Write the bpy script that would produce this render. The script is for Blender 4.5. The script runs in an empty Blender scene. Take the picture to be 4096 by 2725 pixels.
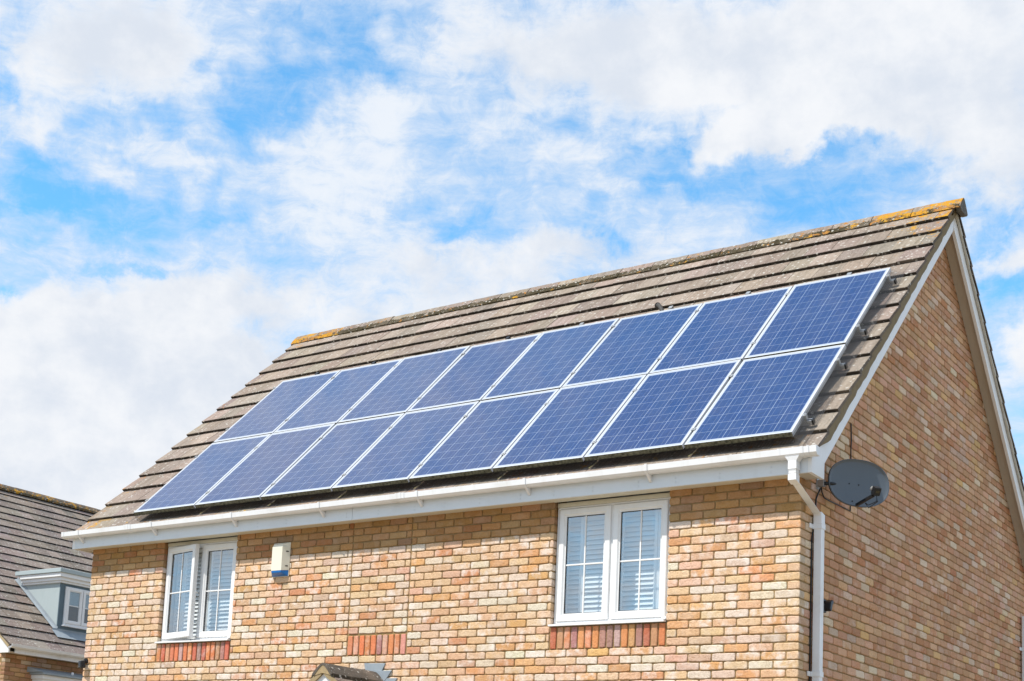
import bpy, math, random
from mathutils import Vector, Matrix
random.seed(7)
R = math.radians
scene = bpy.context.scene
col = scene.collection
sc_v = scene.view_settings
sc_v.view_transform = 'Standard'; sc_v.look = 'None'; sc_v.exposure = 0; sc_v.gamma = 1

# ------------------------------------------------------------------ helpers
class MB:
    """collects polygons (with a colour and a weight per face) into one mesh"""
    def __init__(s): s.v = []; s.f = []; s.c = []; s.w = []; s.sm = []
    def poly(s, pts, c=(1, 1, 1), w=0.0, sm=False):
        i = len(s.v); s.v += [tuple(p) for p in pts]; s.f.append(tuple(range(i, i + len(pts)))); s.c.append(c); s.w.append(w); s.sm.append(sm)
    def grid(s, rings, closed=True, c=(1, 1, 1), w=0.0, cap0=False, cap1=False, sm=False, cc=None):
        n = len(rings[0]); i0 = len(s.v)
        for r in rings: s.v += [tuple(p) for p in r]
        for a in range(len(rings) - 1):
            for b in range(n if closed else n - 1):
                b2 = (b + 1) % n
                s.f.append((i0 + a * n + b, i0 + a * n + b2, i0 + (a + 1) * n + b2, i0 + (a + 1) * n + b))
                s.c.append(cc[a] if cc else c); s.w.append(w); s.sm.append(sm)
        if cap0: s.f.append(tuple(i0 + k for k in reversed(range(n)))); s.c.append(c); s.w.append(w); s.sm.append(False)
        if cap1: s.f.append(tuple(i0 + (len(rings) - 1) * n + k for k in range(n))); s.c.append(c); s.w.append(w); s.sm.append(False)
    def box(s, x0, x1, y0, y1, z0, z1, c=(1, 1, 1), w=0.0, m=None, b=0.0):
        m = m or (lambda *p: p)
        if b > 0:
            def ring(z, i): return [m(*p) for p in ((x0+i+b, y0+i, z), (x1-i-b, y0+i, z), (x1-i, y0+i+b, z), (x1-i, y1-i-b, z), (x1-i-b, y1-i, z), (x0+i+b, y1-i, z), (x0+i, y1-i-b, z), (x0+i, y0+i+b, z))]
            s.grid([ring(z0, b), ring(z0 + b, 0), ring(z1 - b, 0), ring(z1, b)], True, c, w, True, True)
        else:
            s.grid([[m(x0, y0, z), m(x1, y0, z), m(x1, y1, z), m(x0, y1, z)] for z in (z0, z1)], True, c, w, True, True)
    def prism(s, prof, axis, a, b, c=(1, 1, 1), w=0.0):
        """profile of 2-D points extruded along axis 0 (points are y,z) or 1 (points are x,z)"""
        f = (lambda p, t: (t, p[0], p[1])) if axis == 0 else (lambda p, t: (p[0], t, p[1]))
        s.grid([[f(p, a) for p in prof], [f(p, b) for p in prof]], True, c, w, True, True)
    def tube(s, pts, r, n=8, c=(1, 1, 1), w=0.0, sm=True):
        rings = []
        for i, p in enumerate(pts):
            p = Vector(p); d = (Vector(pts[min(i + 1, len(pts) - 1)]) - Vector(pts[max(i - 1, 0)])).normalized()
            u = d.cross(Vector((0, 0, 1)) if abs(d.z) < .9 else Vector((1, 0, 0))).normalized(); v = d.cross(u)
            rr = r[i] if isinstance(r, (list, tuple)) else r
            rings.append([p + rr * (math.cos(t * 2 * math.pi / n) * u + math.sin(t * 2 * math.pi / n) * v) for t in range(n)])
        s.grid(rings, True, c, w, True, True, sm)
    def build(s, name, mat, parent=None, label=None, bevel=0.0, recalc=True):
        me = bpy.data.meshes.new(name); me.from_pydata(s.v, [], s.f)
        a = me.attributes.new('Col', 'FLOAT_COLOR', 'FACE'); a.data.foreach_set('color', [q for c in s.c for q in (c[0], c[1], c[2], 1.0)])
        a = me.attributes.new('Wgt', 'FLOAT', 'FACE'); a.data.foreach_set('value', s.w)
        me.polygons.foreach_set('use_smooth', s.sm)
        if recalc:
            import bmesh
            bm = bmesh.new(); bm.from_mesh(me); bmesh.ops.recalc_face_normals(bm, faces=bm.faces); bm.to_mesh(me); bm.free()
        me.materials.append(mat)
        o = bpy.data.objects.new(name, me); col.objects.link(o)
        if parent:
            o.parent = parent; o.matrix_parent_inverse = world_of(parent).inverted()
        if label: o['label'] = label
        if bevel:
            md = o.modifiers.new('bevel', 'BEVEL'); md.width = bevel; md.segments = 2; md.limit_method = 'ANGLE'; md.angle_limit = R(40)
        return o
def world_of(o):
    m = Matrix.LocRotScale(o.location, o.rotation_euler, o.scale)
    return world_of(o.parent) @ o.matrix_parent_inverse @ m if o.parent else m
def thing(name, label, cat, loc=(0, 0, 0), group=None):
    o = bpy.data.objects.new(name, None); col.objects.link(o); o.location = loc; o.empty_display_size = .2
    return tag(o, label, cat, group)
def tag(o, label, cat, group=None):
    o['label'] = label; o['category'] = cat
    if group: o['group'] = group
    return o

# ------------------------------------------------------------------ materials
class NT:
    def __init__(s, name):
        s.m = bpy.data.materials.new(name); s.m.use_nodes = True; s.t = s.m.node_tree; s.t.nodes.clear()
        s.out = s.n('ShaderNodeOutputMaterial')
    def n(s, typ, **k):
        o = s.t.nodes.new(typ)
        for a, b in k.items():
            if a in o.inputs.keys() if isinstance(a, str) else False: o.inputs[a].default_value = b
            else: setattr(o, a, b)
        return o
    def l(s, a, b): s.t.links.new(a, b)
    def val(s, sock, v):
        if hasattr(v, 'is_linked') or isinstance(v, bpy.types.NodeSocket): s.l(v, sock)
        else: sock.default_value = v
    def math(s, op, a, b=0.0, clamp=False):
        o = s.n('ShaderNodeMath', operation=op, use_clamp=clamp); s.val(o.inputs[0], a); s.val(o.inputs[1], b); return o.outputs[0]
    def mix(s, f, a, b, bt='MIX'):
        o = s.n('ShaderNodeMix', data_type='RGBA', blend_type=bt); s.val(o.inputs[0], f)
        s.val(o.inputs[6], a if not isinstance(a, tuple) else (*a, 1)); s.val(o.inputs[7], b if not isinstance(b, tuple) else (*b, 1)); return o.outputs[2]
    def noise(s, vec, scale, detail=3, rough=.55, dist=0.0):
        o = s.n('ShaderNodeTexNoise'); s.val(o.inputs['Vector'], vec); o.inputs['Scale'].default_value = scale
        o.inputs['Detail'].default_value = detail; o.inputs['Roughness'].default_value = rough; o.inputs['Distortion'].default_value = dist; return o.outputs['Fac']
    def voro(s, vec, scale, rnd=1.0):
        o = s.n('ShaderNodeTexVoronoi'); s.val(o.inputs['Vector'], vec); o.inputs['Scale'].default_value = scale; o.inputs['Randomness'].default_value = rnd; return o
    def ramp(s, v, lo, hi, a=0.0, b=1.0):
        o = s.n('ShaderNodeMapRange', interpolation_type='SMOOTHSTEP'); s.val(o.inputs[0], v)
        o.inputs[1].default_value = lo; o.inputs[2].default_value = hi; o.inputs[3].default_value = a; o.inputs[4].default_value = b; return o.outputs[0]
    def scale(s, vec, sx, sy, sz):
        o = s.n('ShaderNodeMapping'); s.l(vec, o.inputs[0]); o.inputs['Scale'].default_value = (sx, sy, sz); return o.outputs[0]
    def obj(s): return s.n('ShaderNodeTexCoord').outputs['Object']
    def attr(s, name='Col'): return s.n('ShaderNodeAttribute', attribute_name=name)
    def bsdf(s, color, rough=.7, spec=.3, bump=None, bs=.3, bd=.004, metal=0.0, coat=0.0):
        b = s.n('ShaderNodeBsdfPrincipled'); s.val(b.inputs['Base Color'], color if not isinstance(color, tuple) else (*color, 1))
        s.val(b.inputs['Roughness'], rough); b.inputs['Specular IOR Level'].default_value = spec; s.val(b.inputs['Metallic'], metal)
        if coat: b.inputs['Coat Weight'].default_value = coat; b.inputs['Coat Roughness'].default_value = .04
        if bump is not None:
            u = s.n('ShaderNodeBump'); u.inputs['Strength'].default_value = bs; u.inputs['Distance'].default_value = bd
            s.l(bump, u.inputs['Height']); s.l(u.outputs[0], b.inputs['Normal'])
        s.l(b.outputs[0], s.out.inputs[0]); return b

def mat_brick():
    t = NT('weathered_brick'); o = t.obj(); c = t.attr().outputs['Color']; w = t.attr('Wgt').outputs['Fac']
    n1 = t.noise(o, 9, 4, .6); n2 = t.noise(o, 60, 4, .65); n3 = t.noise(t.scale(o, 1, 1, 2.6), 22, 3, .6, 1.2)
    c = t.mix(t.ramp(n2, .3, .75, .0, .55), c, t.mix(1.0, c, (.72, .66, .6), 'MULTIPLY'))
    # creases of hand made bricks
    cr = t.math('ABSOLUTE', t.math('SUBTRACT', n3, .5)); cr = t.ramp(cr, .0, .03, .55, .0)
    big = t.noise(o, .8, 3, .6); c = t.mix(t.ramp(big, .35, .68, 0, .75), c, t.mix(1.0, c, (.90, .875, .84), 'MULTIPLY'))
    c = t.mix(t.math('MULTIPLY', cr, t.ramp(w, .05, .1)), c, t.mix(1.0, c, (.55, .42, .3), 'MULTIPLY'))
    # pale efflorescence on the weathered ones
    bl = t.math('MULTIPLY', t.ramp(n1, .42, .66), w)
    c = t.mix(t.math('MULTIPLY', bl, t.ramp(n2, .25, .6, .45, 1.0)), c, (.82, .72, .64))
    h = t.math('ADD', t.math('MULTIPLY', n2, .6), t.math('SUBTRACT', n1, cr))
    t.bsdf(c, .9, .15, h, .55, .006); return t.m
def mat_tile():
    t = NT('concrete_roof_tile'); o = t.obj(); c = t.attr().outputs['Color']; w = t.attr('Wgt').outputs['Fac']
    n1 = t.noise(o, 2.2, 5, .6); n2 = t.noise(o, 40, 4, .7); st = t.noise(t.scale(o, 14, 1.2, 1.2), 1.6, 4, .65)
    c = t.mix(t.ramp(n2, .35, .7, 0, .7), c, t.mix(1.0, c, (1.45, 1.4, 1.36), 'MULTIPLY'))
    c = t.mix(t.ramp(st, .42, .68, 0, .75), c, t.mix(1.0, c, (.66, .64, .6), 'MULTIPLY'))
    c = t.mix(t.ramp(n1, .45, .7, 0, .4), c, (.29, .235, .185))
    v = t.voro(o, 17); wob = t.math('ADD', v.outputs['Distance'], t.math('MULTIPLY', t.math('SUBTRACT', t.noise(o, 70, 3), .5), .5))
    sel = t.n('ShaderNodeSeparateColor'); t.l(v.outputs['Color'], sel.inputs[0])
    sp = t.math('MULTIPLY', t.ramp(wob, .19, .27, 1, 0), t.math('GREATER_THAN', sel.outputs[0], .42))
    v2 = t.voro(o, 38); sel2 = t.n('ShaderNodeSeparateColor'); t.l(v2.outputs['Color'], sel2.inputs[0])
    sp2 = t.math('MULTIPLY', t.ramp(v2.outputs['Distance'], .14, .26, 1, 0), t.math('GREATER_THAN', sel2.outputs[1], .62))
    c = t.mix(t.math('MULTIPLY', t.math('MAXIMUM', sp, sp2), .68), c, (.56, .54, .49))
    lich = t.math('ADD', t.noise(o, 5.0, 5, .68), t.math('MULTIPLY', w, .40))
    lich2 = t.math('ADD', t.noise(o, 13.0, 4, .68, .5), t.math('MULTIPLY', w, .30))
    c = t.mix(t.ramp(lich2, .74, .80), c, t.mix(n2, (.36, .13, .03), (.34, .2, .06)))
    c = t.mix(t.math('MULTIPLY', t.ramp(lich, .80, .86), t.ramp(t.noise(o, 26, 5, .7), .40, .52, .15, 1.0)), c, t.mix(t.ramp(n2, .35, .65), (.52, .205, .012), (.45, .27, .03)))
    t.bsdf(c, .92, .12, t.math('ADD', n2, t.math('MULTIPLY', st, .6)), .5, .006); return t.m
def mat_plain(name, color, rough=.4, spec=.4, dirt=.12, dcol=(.55, .5, .4), metal=0.0, scale=6, var=None):
    t = NT(name); o = t.obj()
    n = t.noise(o, scale, 5, .65); n2 = t.noise(t.scale(o, 1, 1, .25), scale * 5, 3, .6)
    c = t.mix(t.math('MULTIPLY', t.ramp(n, .45, .8), dirt), color, t.mix(1.0, (*color,), dcol, 'MULTIPLY'))
    c = t.mix(t.math('MULTIPLY', t.ramp(n2, .5, .85), dirt * .8), c, t.mix(1.0, c, dcol, 'MULTIPLY'))
    t.bsdf(c, t.ramp(n, .3, .7, rough * .85, min(1, rough * 1.2)), spec, n2, .04, .002, metal); return t.m
def mat_moss_frame():
    t = NT('panel_frame_aluminium'); o = t.obj(); g = t.n('ShaderNodeNewGeometry'); w = t.attr('Wgt').outputs['Fac']
    n = t.noise(t.scale(o, 9, 1, 2), 6, 5, .7); n2 = t.noise(o, 30, 3)
    moss = t.mix(t.ramp(n2, .35, .65), (.035, .033, .012), (.16, .15, .09))
    c = t.mix(t.math('MULTIPLY', w, t.ramp(n, .22, .38)), (.62, .63, .65), moss)
    t.bsdf(c, .38, .5, n2, .05, .002, t.ramp(w, 0, 1, .25, 0)); return t.m
def mat_cells():
    t = NT('polycrystalline_cells'); o = t.obj(); s = t.n('ShaderNodeSeparateXYZ'); t.l(o, s.inputs[0])
    rnd = t.n('ShaderNodeObjectInfo').outputs['Random']
    u = t.math('DIVIDE', t.math('SUBTRACT', s.outputs[0], .032), .156); v = t.math('DIVIDE', t.math('SUBTRACT', s.outputs[1], .0478), .156)
    fu = t.math('FRACT', u); fv = t.math('FRACT', v)
    ab = lambda q, a: t.math('ABSOLUTE', t.math('SUBTRACT', q, a))
    gu = t.math('GREATER_THAN', ab(fu, .5), .5 - .013); gv = t.math('GREATER_THAN', ab(fv, .5), .5 - .010)
    bus = t.math('MAXIMUM', t.math('LESS_THAN', ab(fu, .27), .0085), t.math('LESS_THAN', ab(fu, .73), .0085))
    out = t.math('MAXIMUM', t.math('GREATER_THAN', ab(u, 3.0), 3.0), t.math('GREATER_THAN', ab(v, 5.0), 5.0))
    cell = t.n('ShaderNodeTexWhiteNoise', noise_dimensions='3D'); cv = t.n('ShaderNodeCombineXYZ')
    t.l(t.math('FLOOR', u), cv.inputs[0]); t.l(t.math('FLOOR', v), cv.inputs[1]); t.l(t.math('MULTIPLY', rnd, 97), cv.inputs[2]); t.l(cv.outputs[0], cell.inputs[0])
    off = t.n('ShaderNodeVectorMath', operation='ADD'); t.l(o, off.inputs[0]); t.l(cell.outputs['Color'], off.inputs[1])
    vo = t.voro(off.outputs[0], 60); sc = t.n('ShaderNodeSeparateColor'); t.l(vo.outputs['Color'], sc.inputs[0])
    base = t.mix(sc.outputs[0], (.011, .027, .105), (.019, .047, .165))
    base = t.mix(t.math('MULTIPLY', cell.outputs['Value'], .45), base, (.014, .042, .14))
    base = t.mix(t.ramp(rnd, 0, 1, 0, .9), base, t.mix(1.0, base, (.62, .66, .86), 'MULTIPLY'))
    dust = t.noise(o, 3.0, 5, .6)
    base = t.mix(t.ramp(dust, .35, .8, 0.0, .06), base, (.28, .33, .40))
    lines = t.math('MAXIMUM', t.math('MAXIMUM', gu, gv), t.math('MULTIPLY', bus, .42))
    c = t.mix(t.math('MULTIPLY', lines, .54), base, (.60, .66, .76)); c = t.mix(out, c, (.42, .45, .51))
    sp = t.voro(o, 4.2); drop = t.ramp(sp.outputs['Distance'], .02, .028, 1, 0)
    c = t.mix(t.math('MULTIPLY', drop, .6), c, (.7, .7, .66))
    b = t.bsdf(c, .3, .12, dust, .01, .001); b.inputs['Coat Weight'].default_value = 1.0; b.inputs['Coat Roughness'].default_value = .03; b.inputs['Coat IOR'].default_value = 1.55
    return t.m
def mat_glass(name, tint=(.93, .97, .985), refl=1.0):
    t = NT(name); lw = t.n('ShaderNodeLayerWeight'); lw.inputs[0].default_value = .5; f5 = t.math('POWER', lw.outputs['Facing'], 5.0)
    tr = t.n('ShaderNodeBsdfTransparent'); tr.inputs[0].default_value = (*tint, 1)
    gl = t.n('ShaderNodeBsdfGlossy'); gl.inputs['Roughness'].default_value = .0; gl.inputs[0].default_value = (1, 1, 1, 1)
    wv = t.noise(t.obj(), 1.3, 1, .4); u = t.n('ShaderNodeBump'); u.inputs['Strength'].default_value = .12; u.inputs['Distance'].default_value = .02; t.l(wv, u.inputs['Height']); t.l(u.outputs[0], gl.inputs['Normal'])
    mx = t.n('ShaderNodeMixShader'); t.l(t.math('ADD', t.math('MULTIPLY', f5, .85), .34 * refl, True), mx.inputs[0])
    t.l(tr.outputs[0], mx.inputs[1]); t.l(gl.outputs[0], mx.inputs[2]); t.l(mx.outputs[0], t.out.inputs[0]); return t.m
def mat_vcol(name, rough=.6, spec=.3):
    t = NT(name); o = t.obj(); n = t.noise(o, 25, 4, .65); c = t.attr().outputs['Color']
    c = t.mix(t.ramp(n, .4, .75, 0, .35), c, t.mix(1.0, c, (.6, .57, .5), 'MULTIPLY')); t.bsdf(c, rough, spec, n, .15, .003); return t.m
def mat_ground():
    t = NT('ground_grass_and_paving'); o = t.obj(); n = t.noise(o, .35, 6, .6); n2 = t.noise(o, 14, 5, .7)
    c = t.mix(n2, (.30, .24, .17), (.36, .30, .22)); c = t.mix(t.ramp(n, .55, .62), c, t.mix(n2, (.05, .085, .02), (.11, .14, .045))); t.bsdf(c, .95, .1, n2, .6, .02); return t.m

BRICK = mat_brick(); TILE = mat_tile(); CELLS = mat_cells(); FRAME = mat_moss_frame()
UPVC = mat_plain('white_upvc', (.80, .80, .80), .32, .45, .18, (.72, .68, .58))
UPVC2 = mat_plain('white_upvc_gutter', (.80, .80, .81), .35, .45, .38, (.66, .62, .54), scale=3)
FASC = mat_plain('fascia_upvc', (.70, .735, .77), .35, .4, .16, (.72, .70, .66), scale=3)
CREAM = mat_plain('cream_upvc_trim', (.70, .66, .55), .5, .3, .2)
SOFFIT = mat_plain('beige_soffit_board', (.55, .49, .41), .6, .25, .15)
LEAD = mat_plain('lead_sheet', (.30, .34, .37), .55, .4, .5, (.6, .65, .72))
PALELEAD = mat_plain('pale_grey_dormer_cladding', (.40, .46, .47), .6, .3, .25, (.75, .8, .8))
GREYP = mat_plain('grey_plastic', (.06, .055, .05), .6, .3, .3)
SHADELEAD = mat_plain('shade_toned_dormer_front', (.10, .145, .175), .5, .4, .3, (.7, .75, .8))  # dormer cladding tone with the shade of the front put into the colour
BLACKP = mat_plain('black_plastic', (.012, .012, .013), .4, .4, .2, (2.5, 2.5, 2.5))
DISH = mat_plain('dark_grey_dish_mesh', (.092, .108, .126), .20, .55, .25, (.8, .8, .8), scale=3)
METAL = mat_plain('galvanised_metal', (.42, .42, .41), .4, .5, .4, (.6, .55, .5), .6, 20)
ALU = mat_plain('mill_aluminium', (.62, .62, .62), .35, .5, .2, (.6, .6, .6), .7)
WIRE = mat_plain('galvanised_bird_wire', (.07, .07, .072), .5, .3, .3)
BLIND = mat_plain('white_louvre_slat', (.87, .88, .88), .45, .3, .03)
ROOM = mat_plain('room_interior', (.62, .62, .60), .9, .1, .1)
MORTAR = mat_vcol('verge_mortar', .95, .1)
BOXW = mat_plain('ivory_plastic', (.78, .75, .62), .4, .4, .05)
BLUE = mat_plain('blue_lens_plastic', (.004, .14, .46), .25, .5, .1)
GLASS = mat_glass('window_glass'); GLASS2 = mat_glass('window_glass_dark', (.6, .68, .72), .35)
GROUND = mat_ground(); VCOL = mat_vcol('painted_detail')
LENS = mat_plain('dark_lens', (.005, .005, .006), .08, .6, 0.0)
TIE = mat_plain('yellowed_cable_tie', (.5, .46, .22), .5, .3, .2)

# ------------------------------------------------------------------ ground
g = MB(); g.poly([(-400, -400, -3.7), (400, -400, -3.7), (400, 400, -3.7), (-400, 400, -3.7)])
gr = g.build('ground', GROUND); gr['kind'] = 'structure'

# ------------------------------------------------------------------ main house: dimensions (metres; z = 0 at the upper window sills)
W = 9.04; YR = 3.715; AL = R(43.47); CA, SA = math.cos(AL), math.sin(AL); PY, PZ = -.1801, 1.5486
def rf(x, s, n): return (x, PY + s * CA - n * SA, PZ + s * SA + n * CA)      # front roof slope: x, distance up the slope, height over the panel plane
def rb(x, s, n): p = rf(x, s, n); return (p[0], 2 * YR - p[1], p[2])          # rear slope
def zroof(y, n): return PZ + ((min(y, 2 * YR - y) - PY) * SA + n) / CA         # height of the plane n at depth y
house = thing('brick_house', 'buff brick detached house with solar panels on its tiled roof and two white upstairs windows', 'house', (-W / 2, YR, -3.7))

# ---- bricks
BC = W / 40; CO = .075; BH = .0655; JT = .010
P_LIT = [((.79, .55, .355), 28), ((.78, .52, .32), 27), ((.84, .67, .535), 20), ((.77, .44, .22), 10), ((.78, .50, .35), 13), ((.75, .45, .20), 3), ((.66, .48, .36), 3), ((.72, .36, .19), 4)]
P_SHADE_DRY = [((.50, .29, .13), 26), ((.46, .255, .105), 22), ((.53, .33, .16), 14), ((.43, .205, .09), 12), ((.48, .28, .155), 14), ((.38, .245, .145), 4), ((.52, .285, .115), 4)]  # rain-sheltered bricks with less bloom; the eaves shade is also put into the colour
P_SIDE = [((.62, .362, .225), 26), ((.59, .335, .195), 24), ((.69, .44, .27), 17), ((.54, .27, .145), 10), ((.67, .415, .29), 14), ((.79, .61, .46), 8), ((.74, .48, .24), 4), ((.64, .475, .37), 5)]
P_RED = {'r': (.78, .27, .13), 'd': (.62, .19, .12), 'p': (.47, .26, .225), 'k': (.72, .37, .25), 'o': (.78, .34, .15), 'b': (.56, .32, .18), 'g': (.56, .42, .37), 'y': (.72, .43, .18)}
MORT = (.36, .245, .115)
def pick(pal):
    t = random.random() * sum(w for _, w in pal)
    for c, w in pal:
        t -= w
        if t <= 0: break
    k = random.uniform(.9, 1.1); return tuple(min(.8, q * k * random.uniform(.96, 1.04)) for q in c)
def brick(mb, u0, u1, v0, v1, mp, c, w, depth=.035, seg=5, jit=.0022):
    """one brick: face at d=0, rough rounded arrises, sides running back to d=depth; mp(u,v,d) -> world"""
    J = lambda: random.uniform(-jit, jit)
    us = [u0 + (u1 - u0) * i / seg for i in range(seg + 1)]; r = min(.007, (u1 - u0) * .2)
    o = []
    for i, u in enumerate(us): o.append((u + (r * .5 if i == 0 else -r * .5 if i == seg else J()), v0 + (r * .35 if i in (0, seg) else 0) + J() * 1.3))
    o.append((u1 + J() * .6, v0 + (v1 - v0) * .3)); o.append((u1 + J() * .6, v0 + (v1 - v0) * .7))
    for i, u in reversed(list(enumerate(us))): o.append((u + (r * .5 if i == 0 else -r * .5 if i == seg else J()), v1 - (r * .35 if i in (0, seg) else 0) + J() * 1.3))
    o.append((u0 + J() * .6, v0 + (v1 - v0) * .7)); o.append((u0 + J() * .6, v0 + (v1 - v0) * .3))
    cu, cv = (u0 + u1) / 2, (v0 + v1) / 2; hu, hv = (u1 - u0) / 2, (v1 - v0) / 2
    proud = random.uniform(-.002, .0015)
    inn = [(cu + (p[0] - cu) * (1 - .006 / hu), cv + (p[1] - cv) * (1 - .006 / hv)) for p in o]
    cd = tuple(q * .82 for q in c)
    mb.grid([[mp(p[0], p[1], depth) for p in o], [mp(p[0], p[1], .005 + proud) for p in o], [mp(p[0], p[1], proud) for p in inn]], True, c, w, False, True, cc=[cd, c])
wall = MB()
OPEN = [(-2.4425, -1.2375, -.005, 1.30), (-7.776, -6.605, -.005, 1.30)]
SOLD = [(-2.4425, -1.2375), (-4.905, -4.138), (-7.776, -6.605)]
VJ = (-4.908, -4.135)
mpf = lambda u, v, d: (u, d, v)
Z0 = -.215; KLO, KHI = -12, 19
for k in range(KLO, KHI):
    z0 = Z0 + k * CO; z1 = z0 + BH
    if z0 > 1.215: break
    # solid spans of this course
    cuts = []
    for a, b, c0, c1 in OPEN:
        if z1 > c0 + .004 and z0 < c1: cuts.append((a, b))
    if 0 <= k <= 2:
        for a, b in SOLD: cuts.append((a, b)) if not any(abs(a - q[0]) < .01 for q in cuts) else None
    spans = []; x = -W
    marks = sorted(cuts)
    for a, b in marks: spans.append((x, a - (JT if not any(abs(a - o_[0]) < .01 for o_ in OPEN) or k < 3 else 0))); x = b + (JT if k < 3 else 0)
    spans.append((x, 0.0))
    out = []
    for a, b in spans:
        if k >= 3:
            for j in VJ:
                if a < j < b: out.append((a, j - .006)); a = j + .006
        out.append((a, b))
    for a, b in out:
        # bond laid from the right-hand corner (or from the left-hand corner left of the movement joint)
        left = b < -4.8 and k >= 3
        mid = k >= 3 and a > -5 and b < -4.05
        ph = (k % 2) * BC / 2
        if left: edges = [-W + ph + i * BC for i in range(60)]
        elif mid: edges = [-4.902 + .02 + ph + i * BC for i in range(-1, 8)]
        else: edges = [-(BC / 2 if k % 2 == 0 else BC) - i * BC for i in range(60)] + [0]
        edges = sorted([e for e in edges if a + .03 < e < b - .03] + [a, b])
        for i in range(len(edges) - 1):
            e0, e1 = edges[i], edges[i + 1]
            shade_dry = z0 > .86 + .0 * random.random()  # courses above the eaves shadow edge take the darker palette
            c = pick(P_SHADE_DRY if shade_dry else P_LIT)
            w = 0.08 if shade_dry else random.choice([.12, .25, .5, .9, .9])
            r0 = e0 if e0 == a else e0 + JT / 2; r1 = e1 if e1 == b else e1 - JT / 2
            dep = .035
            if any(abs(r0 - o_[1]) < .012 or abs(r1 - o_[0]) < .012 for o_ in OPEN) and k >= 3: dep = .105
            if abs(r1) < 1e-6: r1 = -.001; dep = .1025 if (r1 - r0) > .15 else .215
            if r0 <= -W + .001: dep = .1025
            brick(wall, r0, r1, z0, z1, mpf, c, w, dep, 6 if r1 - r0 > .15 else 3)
# gable bricks
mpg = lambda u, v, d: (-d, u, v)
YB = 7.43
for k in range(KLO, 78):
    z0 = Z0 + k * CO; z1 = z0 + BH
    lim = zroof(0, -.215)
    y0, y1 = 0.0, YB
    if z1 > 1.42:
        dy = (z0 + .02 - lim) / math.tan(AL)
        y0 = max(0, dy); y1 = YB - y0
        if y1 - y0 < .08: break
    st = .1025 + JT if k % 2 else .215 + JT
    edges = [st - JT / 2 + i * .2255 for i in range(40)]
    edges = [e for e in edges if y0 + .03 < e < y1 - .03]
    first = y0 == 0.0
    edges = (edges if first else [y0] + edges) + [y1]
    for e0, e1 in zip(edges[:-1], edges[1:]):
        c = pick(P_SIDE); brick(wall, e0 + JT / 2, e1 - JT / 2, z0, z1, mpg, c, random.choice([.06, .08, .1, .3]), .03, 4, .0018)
# mortar cores
ME = .007
def core(x0, x1, z0, z1): wall.box(x0, x1, .011, .24, z0, z1, MORT)
o2, o1 = OPEN
xs = [(-W + .008, o1[0] - ME), (o1[1] + ME, o2[0] - ME), (o2[1] + ME, -.26)]
for a, b in xs: core(a, b, -.0075, 1.25)
core(-W + .008, -.26, -1.2, -.0075)
wall.box(-W, 0, -.002, .24, -3.7, -1.2, (.50, .33, .2))
gp = [(.008, -1.2), (YB - .008, -1.2), (YB - .008, zroof(YB - .1, -.2)), (YR, zroof(YR, -.2)), (.008, zroof(.1, -.2))]
wall.prism(gp, 0, -.26, -.0095, MORT)
wall.prism([(p[0], max(p[1], -3.7)) for p in [(.008, -3.7), (YB - .008, -3.7)] + gp[2:]], 0, -W + .02, -W + .25, MORT)
wall.box(-.26, .002, .24, YB - .02, -3.7, -1.2, (.46, .28, .16)); wall.box(-W + .25, -.26, YB - .25, YB - .008, -3.7, 1.2, (.46, .28, .16))
wall.build('wall', BRICK, house, recalc=False)
# soldier courses
for (a, b), cs in zip(SOLD, ('dbrpoooppgoypdbr', 'rkrrrpkrrk', 'rdkrrgrodpdrrbpd')):
    m = MB(); n = len(cs); pt = (b - a) / n
    for i, ch in enumerate(cs):
        q = P_RED[ch]; q = tuple(v * random.uniform(.9, 1.1) for v in q); proud = random.uniform(-.004, .001)
        brick(m, a + i * pt + .006, a + (i + 1) * pt - .006, Z0 + random.uniform(-.004, .004), -.011, lambda u, v, d: (u, d + proud, v), q, random.choice([.06, .1, .35]), .04, 2, .002)
    m.build('soldier_course', BRICK, house, recalc=False)

# ---- roof tiles
roof = MB(); TW = .300; GA = .3555; S0 = .19; XL, XRT = -9.24, .20
TCOL = [((.262, .214, .177), 5), ((.24, .197, .163), 5), ((.292, .24, .198), 3), ((.216, .178, .15), 3)]
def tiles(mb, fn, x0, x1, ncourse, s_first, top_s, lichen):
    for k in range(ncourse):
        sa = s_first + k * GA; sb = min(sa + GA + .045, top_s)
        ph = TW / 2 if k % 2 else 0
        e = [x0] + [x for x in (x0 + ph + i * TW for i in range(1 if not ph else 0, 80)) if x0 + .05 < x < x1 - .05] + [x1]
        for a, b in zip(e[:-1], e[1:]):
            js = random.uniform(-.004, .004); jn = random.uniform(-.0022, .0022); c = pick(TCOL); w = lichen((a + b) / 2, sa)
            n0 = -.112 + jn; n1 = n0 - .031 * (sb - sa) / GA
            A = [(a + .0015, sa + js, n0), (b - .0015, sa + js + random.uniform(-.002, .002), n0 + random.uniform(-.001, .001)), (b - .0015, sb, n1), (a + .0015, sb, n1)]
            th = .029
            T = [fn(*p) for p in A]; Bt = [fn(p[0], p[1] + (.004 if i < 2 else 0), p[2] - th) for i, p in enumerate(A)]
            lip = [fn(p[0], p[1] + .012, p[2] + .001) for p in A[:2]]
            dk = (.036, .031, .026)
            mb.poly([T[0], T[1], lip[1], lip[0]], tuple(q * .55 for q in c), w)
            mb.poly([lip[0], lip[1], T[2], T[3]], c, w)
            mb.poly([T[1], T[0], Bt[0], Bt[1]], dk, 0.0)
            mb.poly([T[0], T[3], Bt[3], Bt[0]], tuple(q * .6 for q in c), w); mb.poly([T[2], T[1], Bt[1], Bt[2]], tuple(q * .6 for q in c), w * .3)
            mb.poly([Bt[0], Bt[3], Bt[2], Bt[1]], dk)
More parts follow.
